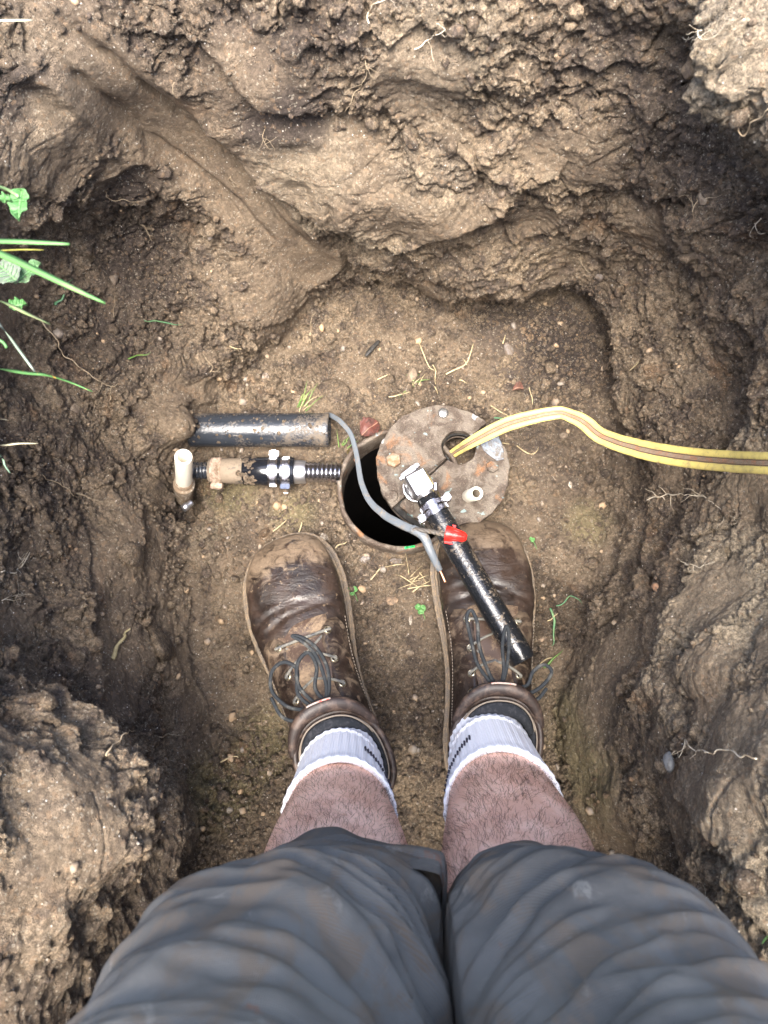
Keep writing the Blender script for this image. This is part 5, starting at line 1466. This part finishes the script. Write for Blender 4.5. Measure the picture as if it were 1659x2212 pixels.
ST = [(890, 810, 19, TAN, 'pale angular stone standing on the soil above the rusted cap', .7, 1.0),
 (722, 845, 40, (.30, .165, .095), 'large orange-brown stone half buried above the muddy pipe', .30, 1.1),
 (160, 880, 18, TAN, 'round tan stone pressed into the soil at the left', .4, 1.0),
 (1098, 757, 17, GRY, 'grey-brown stone in the shaded recess, right of the pale angular stone', .6, .9),
 (1217, 942, 11, TAN, 'small tan pebble just below the bend of the yellow line', .7, 1.0),
 (1251, 975, 9, TAN, 'tiny pale pebble below the yellow line, right of the small tan pebble', .6, 1.0),
 (1232, 1048, 8, WHT, 'thin pale chip right of the rusted cap, below the yellow line', .4, .7),
 (700, 1160, 13, WHT, 'crumbled cream-white lump beside the toe of the left boot', .5, 1.2),
 (855, 1213, 13, GRY, 'flat grey pebble just under the well pipe', .5, 1.4),
 (788, 1208, 12, (.30, .28, .26), 'grey stone between the left boot and the well pipe', .5, 1.4),
 (790, 1240, 11, TAN, 'round tan pebble between the two boot toes, left of the flat grey pebble', .6, 1.0),
 (845, 1300, 15, (.27, .18, .11), 'brown clod-like stone between the boots', .5, 1.1),
 (1170, 1378, 12, (.38, .27, .18), 'tan pebble right of the black pipe end', .6, 1.1),
 (1416, 1270, 11, (.34, .18, .10), 'orange flake stone alone on the right wall', .4, 1.0),
 (886, 1410, 10, TAN, 'oval tan pebble between the boots near the laces', .5, 1.1),
 (887, 1340, 9, WHT, 'narrow white chip between the boots', .35, .6),
 (570, 815, 15, (.40, .34, .28), 'pale stone on the slope left of the dark stick', .6, 1.1),
 (290, 1195, 46, (.21, .165, .125), 'broad flat brown stone set in the left wall', .30, 1.15),
 (352, 1388, 62, (.20, .16, .125), 'largest flat stone embedded in the left wall beside the pale root', .24, 1.25),
 (290, 1660, 22, (.26, .175, .12), 'reddish oval stone in the lower left wall', .45, .75),
 (235, 1700, 20, (.24, .18, .14), 'dull flat stone below the reddish oval stone', .4, 1.1),
 (885, 298, 26, (.27, .21, .15), 'upright tan clod wedged in the middle of the back wall', .55, .75),
 (978, 322, 24, (.27, .18, .12), 'reddish clod right of the upright tan clod', .5, 1.2),
 (1492, 150, 30, (.36, .26, .16), 'pale jagged clod standing out of the dark upper right wall', .8, .9),
 (1296, 597, 14, (.22, .19, .17), 'small round clod stuck in the arched recess', .8, 1.0),
 (1520, 430, 18, (.30, .24, .17), 'knobbly clod under the overhang at the right', .7, .9),
 (245, 605, 13, (.27, .22, .17), 'small grey clod in the hollow behind the grass', .7, 1.0),
 (1085, 420, 12, (.2, .15, .11), 'brown clod in the crack of the back wall', .6, 1.2),
 (735, 268, 20, (.30, .23, .15), 'tan clod hanging by roots on the back wall', .6, 1.1)]
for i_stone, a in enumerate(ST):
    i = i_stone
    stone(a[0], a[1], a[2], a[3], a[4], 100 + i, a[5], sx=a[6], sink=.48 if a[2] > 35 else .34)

# ------------------------------------------------------------ roots
RM = simple('pale_root', (.34, .27, .18), .7, 0, .3, (.19, .14, .09), 90)
RW = simple('white_root', (.50, .44, .34), .6, 0, .3, (.30, .23, .15), 120)
def onwall(pts, lift=.003, per=14):
    q = spline(np.array(pts, float), 1 if len(pts) > 8 else max(1, per // len(pts)))
    out = []
    for p in q: c, n = hit(p[0], p[1], lift); out.append(c)
    out = np.array(out)
    for _ in range(2): out[1:-1] = .5 * out[1:-1] + .25 * (out[:-2] + out[2:])
    return out
def root(label, pts, w, mat=None, branches=0, seed=0, lift=.003, group='thin roots in the pit walls', wr=1.6):
    r = np.random.default_rng(seed + 40)
    p = onwall(pts, lift, 26); p = spline(p, 3); k = len(p)
    amp = w / F * .8
    p = p + amp * wr * np.stack([perlin(p, 70, seed), perlin(p, 70, seed + 1), .6 * perlin(p, 70, seed + 2)], -1)
    rad = w * .38 / F * (H - p[:, 2].mean()) * np.linspace(1, .35, k) * (1 + .3 * perlin(p, 160, seed + 5))
    g = G(); tube(g, p, rad, 6)
    if branches:
        for b in range(branches):
            i = r.integers(2, k - 2); L = r.uniform(.008, .028); d = r.normal(size=3); t = p[min(i + 1, k - 1)] - p[i - 1]; t /= np.linalg.norm(t); d -= t * (d @ t) * .4; d /= np.linalg.norm(d)
            cdir = (np.array((0, 0, H)) - p[i]); cdir /= np.linalg.norm(cdir); d = d - cdir * (d @ cdir) * .8 
            q = [p[i]]; 
            for s_ in range(4): d = d + r.normal(0, .5, 3); d /= np.linalg.norm(d); q.append(q[-1] + d * L / 4)
            tube(g, spline(q, 3), rad[i] * np.linspace(.6, .2, 13), 5)
    o = g.build('root', mat or RM, None, origin=p[0]); return tag(o, label, 'root', group)
root('branching white root across the right wall below the yellow line', [(1398, 1080), (1430, 1068), (1465, 1066), (1500, 1070), (1535, 1078), (1570, 1110), (1605, 1125)], 4.2, RW, 16, 1)
root('hair-thin root with fine tips at the right edge under the branching white root', [(1480, 1222), (1510, 1228), (1545, 1218)], 3.2, RW, 4, 2)
ROOT3 = root('long pale root with a grey blob at its tip on the lower right wall', [(1659, 1642), (1600, 1640), (1545, 1632), (1505, 1612), (1478, 1618), (1470, 1640)], 4.6, RW, 2, 3, .010)
g = G(); c0, _ = hit(1468, 1655, .010)
v, f = I3; V = v * (1 + .2 * fbm(v * .1 + 3, 12, 2, 9))[:, None] * np.array((.0045, .0085, .0045)) + c0; g.add(V, f.tolist()); g.build('root_tip', muddy('grey_root_blob', (.09, .095, .10), (.07, .06, .055), .4, .4, 120), ROOT3)
root('thin crooked root at the bottom right of the wall', [(1600, 2010), (1560, 2025), (1520, 2040)], 3.6, RW, 3, 4)
root('fine root beside the shorts at the lower right', [(1450, 1920), (1480, 1925), (1510, 1945), (1530, 1938)], 3.0, RW, 4, 5)
root('knotted white root tuft at the top right beside the dark gap', [(1490, 80), (1510, 70), (1530, 60), (1520, 90), (1545, 95), (1560, 85)], 5.0, RW, 9, 6, .006)
root('curled white root loop at the right edge', [(1640, 470), (1632, 480), (1640, 490), (1659, 492)], 4.5, RW, 1, 7, .006)
root('thick pale root coming out of the overhang at the right edge', [(1605, 268), (1640, 255), (1680, 240)], 6.0, RM, 0, 8, .010)
root('root hanging under the knobbly clod at the right', [(1500, 460), (1520, 430), (1560, 425)], 3.5, RM, 4, 9)
root('long root running down the left wall from the grass', [(95, 700), (130, 745), (160, 785), (190, 812), (215, 832), (243, 828)], 4.4, RM, 4, 10, .012)
root('short root on the soil below the long left root', [(240, 835), (237, 860), (235, 885)], 2.6, RM, 6, 11)
root('very long faint root on the left slope ending near the riser', [(60, 1010), (100, 1035), (150, 1060), (200, 1080), (245, 1088)], 3.2, RM, 5, 12)
root('wiry root over the hollow behind the grass', [(228, 424), (250, 428), (275, 432), (300, 440)], 3.2, RM, 5, 13)
root('root tuft in the roof of the hollow at the left', [(315, 487), (320, 500), (330, 520)], 3.0, RM, 7, 14)
root('thin straight root hanging in the left hollow', [(243, 692), (247, 660), (250, 630)], 2.4, RM, 0, 15)
root('pale crumbling root on the middle slope', [(668, 728), (670, 710), (672, 690), (676, 675)], 3.6, RM, 5, 16)
root('kinked root on the slope above the muddy pipe', [(455, 808), (458, 790), (445, 775), (440, 765)], 3.2, RM, 2, 17)
root('long pale root down the back wall under the clod', [(735, 250), (760, 215), (780, 180), (790, 150), (788, 115)], 4.0, RM, 8, 18)
root('cream root loop at the top middle', [(895, 105), (930, 85), (955, 60), (945, 45)], 5.0, RW, 3, 19)
root('frayed pale roots at the top edge left of the cream loop', [(800, 50), (795, 30), (815, 10), (850, -5)], 6.0, RW, 6, 20)
root('slim root in the back wall at the upper left', [(375, 175), (372, 190), (380, 215)], 3.0, RM, 0, 21)
root('root sprig above the tan patch', [(575, 278), (570, 300), (583, 320)], 3.2, RM, 5, 22)
root('tiny root in the chute', [(500, 375), (495, 385), (505, 398)], 3.4, RM, 4, 23)
root('root fork on the back wall at the right end of the ledge', [(1190, 385), (1200, 398), (1215, 392)], 3.2, RM, 5, 24)
root('short root in the right part of the back wall', [(1250, 545), (1262, 570), (1280, 590)], 2.6, RM, 0, 25)
root('pale bent root on the lower left wall', [(225, 1635), (240, 1612), (262, 1592), (285, 1580)], 5.0, RM, 0, 26, .006)
root('thin root on the left trench side', [(345, 1592), (370, 1588), (400, 1590)], 3.0, RM, 0, 27)
root('knotted cream root at the left edge', [(0, 1240), (30, 1235), (50, 1215), (60, 1195)], 4.0, RW, 7, 28)
root('spidery fine root under the knotted cream root', [(0, 1300), (25, 1285), (50, 1280)], 2.6, RW, 9, 29)
root('root cut ends like two dashes on the right trench side', [(1365, 795), (1380, 780), (1392, 765)], 2.6, RM, 0, 30)
root('fat olive root stub bent in the left wall', [(238, 1412), (250, 1388), (262, 1372), (276, 1362)], 13, muddy('olive_root', (.30, .25, .13), (.16, .12, .07), .4, .7, 60), 0, 31, .004)

# ------------------------------------------------------------ dry straws, sticks, cut grass on the floor
STR = simple('dry_straw', (.42, .34, .20), .7, 0, .3, (.22, .17, .10), 80)
GRN = simple('cut_grass', (.10, .19, .045), .5, 0, .4, (.20, .26, .08), 60)
GRN2 = simple('bluish_grass', (.09, .20, .10), .45, 0, .4, (.16, .26, .12), 60)
def blade(name, label, cat, pts, w, mat, lift=.004, group=None, per=12, z=None, taper=1.0, fold=.35):
    P_ = onwall(pts, lift, per) if z is None else np.array([W(a, b, c) for (a, b), c in zip(pts, z)])
    P_ = spline(P_, 4); k = len(P_)
    t, S_, N_ = frames(P_)
    tocam = np.array((0, 0, 1.)); S_ = np.cross(t, tocam); S_ /= np.linalg.norm(S_, axis=1)[:, None] + 1e-9; N_ = np.cross(S_, t)
    tw = np.linspace(0, 1, k)
    dep = (H - P_[:, 2].mean())
    hw = w / 2 / F * dep * (1 - taper * tw ** 2.2) + .00005
    V = np.stack([P_ - S_ * hw[:, None], P_ - N_ * (hw * fold)[:, None], P_ + S_ * hw[:, None], P_ + N_ * (.00025 - hw * fold * .3)[:, None]], 1).reshape(-1, 3)
    f = []
    for i in range(k - 1):
        for j in range(4): q = (j + 1) % 4; f.append((i * 4 + j, i * 4 + q, (i + 1) * 4 + q, (i + 1) * 4 + j))
    f += [(3, 2, 1, 0), tuple((k - 1) * 4 + j for j in range(4))]
    g = G(); g.add(V, f); o = g.build(name, mat, None, origin=P_[0]); return tag(o, label, cat, group)
FL = 'cut blades and straws on the pit floor'
for lab, pts, w, m in [
 ('green blade curving over the left slope', [(308, 697), (335, 694), (365, 700), (392, 708)], 6, GRN2),
 ('short green blade below the curving one on the left slope', [(272, 779), (298, 772), (326, 758)], 5, GRN),
 ('dark green blade standing in the left hollow', [(118, 664), (132, 640), (150, 602)], 9, GRN2),
 ('long green blade right of the black pipe end', [(1190, 1322), (1195, 1345), (1197, 1375), (1196, 1400)], 6, GRN2),
 ('dull green blade bent below the black pipe end', [(1172, 1440), (1188, 1422), (1210, 1400)], 6, GRN),
 ('green blade by the edge of the right boot', [(1112, 1337), (1135, 1334), (1158, 1328)], 5, GRN),
 ('bluish blade curl on the right of the boot', [(1205, 1312), (1225, 1290), (1245, 1295), (1253, 1308)], 3, GRN2),
 ('green blade under the yellow line', [(1065, 905), (1085, 906), (1112, 905)], 4, GRN2),
 ]: blade('cut_grass', lab, 'grass blade', pts, w, m, .006, FL)
SL_ = [[(1060, 880), (1085, 893), (1102, 905)], [(835, 858), (860, 856), (885, 852)], [(935, 790), (942, 805), (938, 832)], [(965, 812), (985, 800), (1008, 792), (1015, 770), (1022, 745)], [(1008, 792), (1003, 780)],
       [(905, 740), (925, 790), (938, 800)], [(1055, 955), (1100, 962)], [(1115, 965), (1145, 985), (1165, 968)], [(815, 820), (840, 812)], [(1140, 840), (1150, 880)], [(990, 820), (1005, 826)], [(1085, 745), (1090, 728)],
       [(720, 1190), (735, 1180), (752, 1165)], [(800, 1250), (830, 1228), (870, 1218)], [(865, 1245), (905, 1270)], [(890, 1280), (930, 1255)], [(880, 1272), (925, 1265), (955, 1270)], [(905, 1232), (920, 1262)], [(945, 1275), (968, 1240)],
       [(1185, 1342), (1200, 1325)], [(1158, 1440), (1190, 1418)], [(655, 1130), (640, 1170), (610, 1180)], [(590, 1150), (620, 1125)], [(1365, 795), (1400, 768)], [(940, 835), (945, 855)], [(500, 745), (520, 752)], [(480, 1640), (500, 1634), (520, 1640)]]
SLB = ['pale straw above the yellow line', 'bent straw above the cable bend', 'upright straw above the rusted cap', 'long forked twig behind the cap', 'stub of the forked twig', 'straw leaning on the pale stone', 'straw at the right rim of the cap',
       'bent straw right of the cap under the yellow line', 'curled straw above the red leaf', 'thin straw in the shaded recess', 'short straw below the forked twig', 'tiny straw beside the grey-brown stone', 'thin straw left of the well pipe', 'arched straw below the well pipe',
       'straw tangled between the boots, upper', 'straw leaning to the right boot', 'longest straw beside the right boot toe', 'short upright straw between the boots', 'straw by the bare copper end', 'straw at the bluish blade', 'straw stub at the black pipe end',
       'hooked straw above the left boot toe', 'loose straw above the left boot', 'pale straw in the right wall', 'tiny straw touching the cap edge', 'short dash of straw on the left slope', 'straw on the left trench side']
for i, (s_, lb) in enumerate(zip(SL_, SLB)): blade('straw', lb, 'straw', s_, 3.4 if i not in (3, 6) else 4.4, STR, .005, FL, taper=.6)
# small grass tufts
def tuft(px, py, n, label, spread, mat=GRN, up=(.3, 1), seed=1, L=(.015, .04)):
    r = np.random.default_rng(seed); c, nn = hit(px, py); o = thing('grass_tuft', label, 'grass tuft', c, 'small grass tufts on the floor')
    for i in range(n):
        a = math.atan2(up[1], up[0]) + r.normal(0, spread); l = r.uniform(*L)
        p0_ = c + np.append(r.normal(0, .004, 2), 0); d = np.array((math.cos(a), math.sin(a), r.uniform(.05, .5)))
        q = spline([p0_, p0_ + d * l * .5 + (0, 0, .003), p0_ + d * l * np.array((1, 1, .6))], 5)
        g = G(); tube(g, q, np.linspace(.0009, .0002, len(q)), 5, .35); g.build('blade', mat if r.random() < .7 else STR, o)
tuft(648, 880, 12, 'green grass tuft behind the end of the muddy pipe', .35, up=(.5, 1), seed=2, L=(.018, .040))
tuft(893, 830, 9, 'sparse grass tuft around the pale angular stone', 1.3, seed=3, L=(.012, .03))
tuft(893, 1255, 9, 'matted grass tuft between the boots', 1.5, mat=STR, seed=4, L=(.012, .035))
tuft(742, 965, 5, 'thin grass tuft beside the grey cable', .8, up=(.2, 1), seed=5, L=(.012, .028))
# clover sprouts
CLO = simple('clover_green', (.075, .20, .055), .5, 0, .4, (.14, .27, .10), 200)
def clover(px, py, s, label, seed):
    c, n = hit(px, py, .004); o = thing('clover_sprout', label, 'sprout', c, 'clover sprouts between the boots'); r = np.random.default_rng(seed)
    for k in range(3):
        a = k * 2.09 + r.uniform(0, 1); g = G(); m = 12; th_ = np.linspace(0, math.tau, m, endpoint=False)
        cc_ = c + np.array((math.cos(a), math.sin(a), .3)) * s * .9
        rr_ = s * (1 - .25 * np.exp(-((th_ - math.pi) / .5) ** 2))
        u = np.array((math.cos(a), math.sin(a), .25)); v_ = np.array((-math.sin(a), math.cos(a), .1))
        rim = cc_ + rr_[:, None] * (-np.cos(th_)[:, None] * -u * -1 + np.sin(th_)[:, None] * v_) + np.array((0, 0, .0008))
        g.add(np.vstack([rim, cc_[None], rim - (0, 0, .0003)]), [(i, (i + 1) % m, m) for i in range(m)] + [(m + 1 + i, m + 1 + (i + 1) % m, (i + 1) % m, i) for i in range(m)] + [tuple(m + 1 + i for i in range(m))[::-1]])
        g.build('leaflet', CLO, o)
    g = G(); tube(g, spline([c, c + (.004, -.006, -.001), c + (.007, -.014, -.003)], 4), .0005, 5); g.build('stem', CLO, o)
clover(763, 1277, .0042, 'single dark clover sprout right of the left boot', 1)
clover(908, 1316, .0046, 'bright clover sprout left of the right boot', 2)
clover(1148, 1168, .0024, 'tiny clover sprout beside the right boot toe', 3)
clover(598, 1212, .0022, 'tiny clover sprout left of the left boot toe', 4)
# dark stick and dead leaves
c, n = hit(803, 756, .005); a_, _ = hit(788, 771, .006); b_, _ = hit(820, 741, .007)
g = G(); q = spline([a_, a_ * .6 + b_ * .4 + (0, 0, .001), b_], 6); tube(g, q, .0034 * np.array([.5, .75, .9, 1, 1.0, 1.1, 1.0, 1.15, 1.1, 1.0, 1.0, .9, .6]) , 8, .6)
tag(g.build('charred_stick', simple('charred_wood', (.012, .011, .010), .6, 0, .4, (.04, .035, .03), 200, .6, 300), None, smooth=False), 'short charred black stick on the slope behind the cap', 'stick')
def deadleaf(px, py, w, h, rot, label, col, col2, seed, zl=.012):
    c, n = hit(px, py, zl); nu, nv = 16, 11; U, V_ = np.meshgrid(np.linspace(0, 1, nu), np.linspace(-1, 1, nv), indexing='ij')
    wd_ = np.sin(U * math.pi) ** .7 * (1 + .10 * np.sin(U * 26)); x = (U - .5) * w; y = V_ * wd_ * h * .5; z = .010 * np.abs(V_) ** 1.6 * wd_ + .004 * np.sin(U * 4) + .0022 * fbm(np.stack([x, y, 0 * x], -1), 90, 2, seed)
    cr, sr = math.cos(rot), math.sin(rot); P_ = np.stack([x * cr - y * sr, x * sr + y * cr, z], -1) + c
    ii = np.arange(nu * nv).reshape(nu, nv); f = np.stack([ii[:-1, :-1], ii[1:, :-1], ii[1:, 1:], ii[:-1, 1:]], -1).reshape(-1, 4)
    m = muddy('dead_leaf_' + str(seed), col, col2, .45, .55, 90, stretch=(1, 1, 1))
    o = thing('dead_leaf', label, 'dead leaf', c); l = link('leaf_blade', fastmesh('leaf_blade', P_.reshape(-1, 3) - c, f), m, o); sd_ = l.modifiers.new('s', 'SOLIDIFY'); sd_.thickness = .0004
    g = G(); mid = P_[:, nv // 2] + (0, 0, .0006); tube(g, mid, .0006, 5); 
    g.build('midrib', simple('leaf_rib', (.26, .15, .10), .6), o)
deadleaf(797, 928, .034, .030, .75, 'curled dark red dead leaf behind the well pipe', (.095, .030, .022), (.06, .026, .02), 1)
deadleaf(758, 985, .022, .014, 1.9, 'small olive dead leaf between grey cable and well pipe', (.14, .11, .04), (.08, .05, .03), 2, .006)
deadleaf(1118, 843, .018, .012, .2, 'small reddish dead leaf in the shaded recess', (.13, .06, .045), (.08, .05, .035), 3, .004)

# ------------------------------------------------------------ grass and weeds hanging in from the left rim
FG = M('fresh_grass_blade', rough=.45, spec=.4)
FG.set('Base Color', FG.mix(FG.ramp(FG.noise(34, 3), .52, .70, 0, .6), (.11, .24, .075), (.24, .30, .13))); FG.set('Subsurface Weight', 0.0)
FGm = FG.m
DRYT = simple('dry_grass_tip', (.55, .48, .32), .6)
LG = 'grass hanging over the left rim'
def rimblade(label, pts, zs, w, mat, tip=None, taper=.8):
    o = blade('cut_grass', label, 'grass blade', pts, w, mat, z=zs, group=LG, taper=taper, fold=.25)
    return o
rimblade('wide pale green blade reaching straight in from the left edge', [(-420, 512), (-200, 522), (0, 521), (90, 524), (150, 527)], [.66, .64, .61, .60, .595], 19, FGm, taper=.55)
rimblade('longest bright green blade slanting down from the left edge', [(-420, 380), (-200, 470), (0, 548), (90, 590), (170, 628), (228, 655)], [.70, .67, .63, .61, .595, .585], 25, FGm, taper=.72)
rimblade('thin yellow blade between the two big green blades', [(-300, 560), (-100, 545), (0, 541), (50, 539), (95, 540)], [.66, .62, .60, .59, .585], 7, simple('yellow_blade', (.50, .45, .08), .5))
rimblade('pale jointed stem sloping down under the big blades', [(-300, 560), (-100, 620), (0, 650), (60, 678), (108, 700)], [.68, .62, .57, .55, .53], 12, simple('pale_green_stem', (.26, .34, .14), .5, var=(.42, .38, .22), vs_=30), taper=.35)
rimblade('whitish stem bending down at the left edge', [(-200, 560), (-60, 640), (0, 702), (40, 755), (75, 803)], [.66, .60, .55, .52, .50], 9, simple('white_green_stem', (.30, .38, .28), .5, var=(.55, .52, .45), vs_=20), taper=.3)
rimblade('dark green blade with orange spots lying lowest at the left edge', [(-300, 700), (-100, 780), (0, 797), (60, 806), (100, 810), (150, 825), (200, 846)], [.66, .58, .52, .50, .49, .47, .46], 12, simple('spotted_blade', (.085, .20, .06), .5, 0, .4, (.50, .28, .06), 130, lo=.60, hi=.64))
rimblade('dry straw end poking in at the upper left corner', [(-300, 48), (-100, 46), (0, 44), (70, 43)], [.66, .62, .60, .59], 13, DRYT, taper=.25)
rimblade('dry twisted blade at the left edge, middle height', [(-200, 930), (-60, 955), (0, 962), (40, 958), (82, 958)], [.62, .55, .50, .49, .485], 8, simple('dry_blade', (.42, .38, .24), .6))
rimblade('bluish bent blade below the dry twisted blade', [(-200, 900), (-60, 960), (0, 985), (10, 1005), (22, 1022)], [.62, .54, .49, .48, .475], 8, simple('blue_green_blade', (.16, .25, .17), .5))
rimblade('straw tip at the left edge above the dry twisted blade', [(-200, 890), (-60, 900), (0, 905), (18, 908)], [.6, .54, .5, .49], 7, DRYT)
# broad serrated leaf on its stem
def weedleaf(px, py, z, L, Wd, rot, label, mat, seed, stem=None, teeth=9):
    c = W(px, py, z); o = thing('weed_leaf', label, 'leaf', c, 'weed leaves at the left rim')
    nu, nv = 46, 13; U, V_ = np.meshgrid(np.linspace(0, 1, nu), np.linspace(-1, 1, nv), indexing='ij')
    prof = np.sin(np.clip(U, 0, 1) ** .8 * math.pi) ** .6; saw_ = 1 - .12 * ((U * teeth) % 1.0)
    x = (U - .5) * L; y = V_ * prof * saw_ * Wd * .5; zz_ = .0035 * np.abs(V_) + .0018 * np.sin(U * 16) * np.abs(V_) - .006 * (U - .4) ** 2
    cr, sr = math.cos(rot), math.sin(rot); P_ = np.stack([x * cr - y * sr, x * sr + y * cr, zz_], -1)
    ii = np.arange(nu * nv).reshape(nu, nv); f = np.stack([ii[:-1, :-1], ii[1:, :-1], ii[1:, 1:], ii[:-1, 1:]], -1).reshape(-1, 4)
    l = link('leaf_blade', fastmesh('leaf_blade', P_.reshape(-1, 3), f), mat, o); sd_ = l.modifiers.new('s', 'SOLIDIFY'); sd_.thickness = .0004
    g = G(); tube(g, P_[:, nv // 2] + c + (0, 0, .0005), .0005, 5)
    for k in range(5, nu - 6, 6):
        for sg in (2, nv - 3): tube(g, [P_[k, nv // 2] + c + (0, 0, .0004), P_[min(k + 4, nu - 1), sg] + c + (0, 0, .0006)], .00025, 4)
    g.build('vein', simple('leaf_vein', (.13, .28, .10), .5), o)
    if stem: g = G(); tube(g, spline([W(*s) for s in stem], 6), .0011, 7); g.build('stem', simple('weed_stem', (.22, .33, .14), .5), o)
LFm = simple('light_leaf', (.065, .17, .05), .5, 0, .4, (.10, .22, .08), 60)
weedleaf(43, 443, .575, .0235, .0150, -1.55, 'serrated light green leaf hanging at the left edge above the big blades', LFm, 1, [(-260, 380, .68), (-80, 392, .62), (0, 404, .59), (30, 418, .58), (40, 425, .578)])
weedleaf(8, 432, .60, .012, .006, 2.9, 'narrow green leaf beside the serrated leaf', LFm, 2)
weedleaf(60, 590, .54, .024, .016, .8, 'pale rounded leaf under the longest blade', simple('dusty_leaf', (.08, .15, .065), .6, 0, .3, (.13, .16, .11), 40), 3)
weedleaf(18, 590, .545, .022, .020, 2.4, 'grey fuzzy leaf at the left edge under the longest blade', simple('fuzzy_leaf', (.13, .15, .12), .9, 0, .2, (.08, .12, .07), 70), 4)
weedleaf(40, 660, .52, .012, .010, .2, 'small round leaf above the pale stem', LFm, 5)
g = G(); a_ = np.linspace(.4, 5.6, 24); c = W(-4, 762, .55); tube(g, np.stack([c[0] + .0065 * np.cos(a_), c[1] + .0085 * np.sin(a_), c[2] + .002 * a_], -1), .0011, 6)
tag(g.build('curled_tendril', LFm, None), 'curled green tendril at the left edge', 'tendril')
rimblade('short green blade end in the bottom right corner', [(1800, 1960), (1700, 2000), (1659, 2022), (1645, 2040)], [.66, .60, .57, .56], 7, FGm)

# ------------------------------------------------------------ turf round the pit
r_ = np.random.default_rng(12); n = 26000
th_ = r_.uniform(-math.pi, math.pi, n); k = ((th_ + math.pi) / math.tau * NT).astype(int) % NT
rad = (r5[k] + .12) + 1.9 * r_.random(n) ** 1.6
zg = np.interp(rad - r5[k], [.10, .22, .42, 1.5], [.67, .70, .715, .72]) - .004
p = np.stack([OX + rad * np.sin(th_), OY + rad * np.cos(th_), zg], -1)
L = r_.uniform(.02, .07, n)[:, None]; a = r_.uniform(0, math.tau, n); lean = r_.uniform(.1, .8, n)[:, None]
d = np.stack([np.cos(a), np.sin(a), 0 * a], -1); sd_ = np.stack([-np.sin(a), np.cos(a), 0 * a], -1); w = r_.uniform(.0008, .002, n)[:, None]
K = []
for t, ww in ((0, 1), (.5, .8), (1, .1)):
    c = p + d * L * lean * t * t + np.array((0, 0, 1.)) * L * t * (1 - .3 * lean * t); K += [c - sd_ * w * ww, c + sd_ * w * ww]
V = np.stack(K, 1).reshape(-1, 3); b = np.arange(n)[:, None] * 6
Q = np.concatenate([b + np.array([[0, 1, 3, 2]]), b + np.array([[2, 3, 5, 4]])])
turf = link('grass', fastmesh('grass', V, Q, smooth=False), simple('turf_grass', (.06, .13, .03), .6, 0, .3, (.16, .20, .07), 12)); tag(turf, 'green turf around the rim of the pit', None, None, 'stuff')
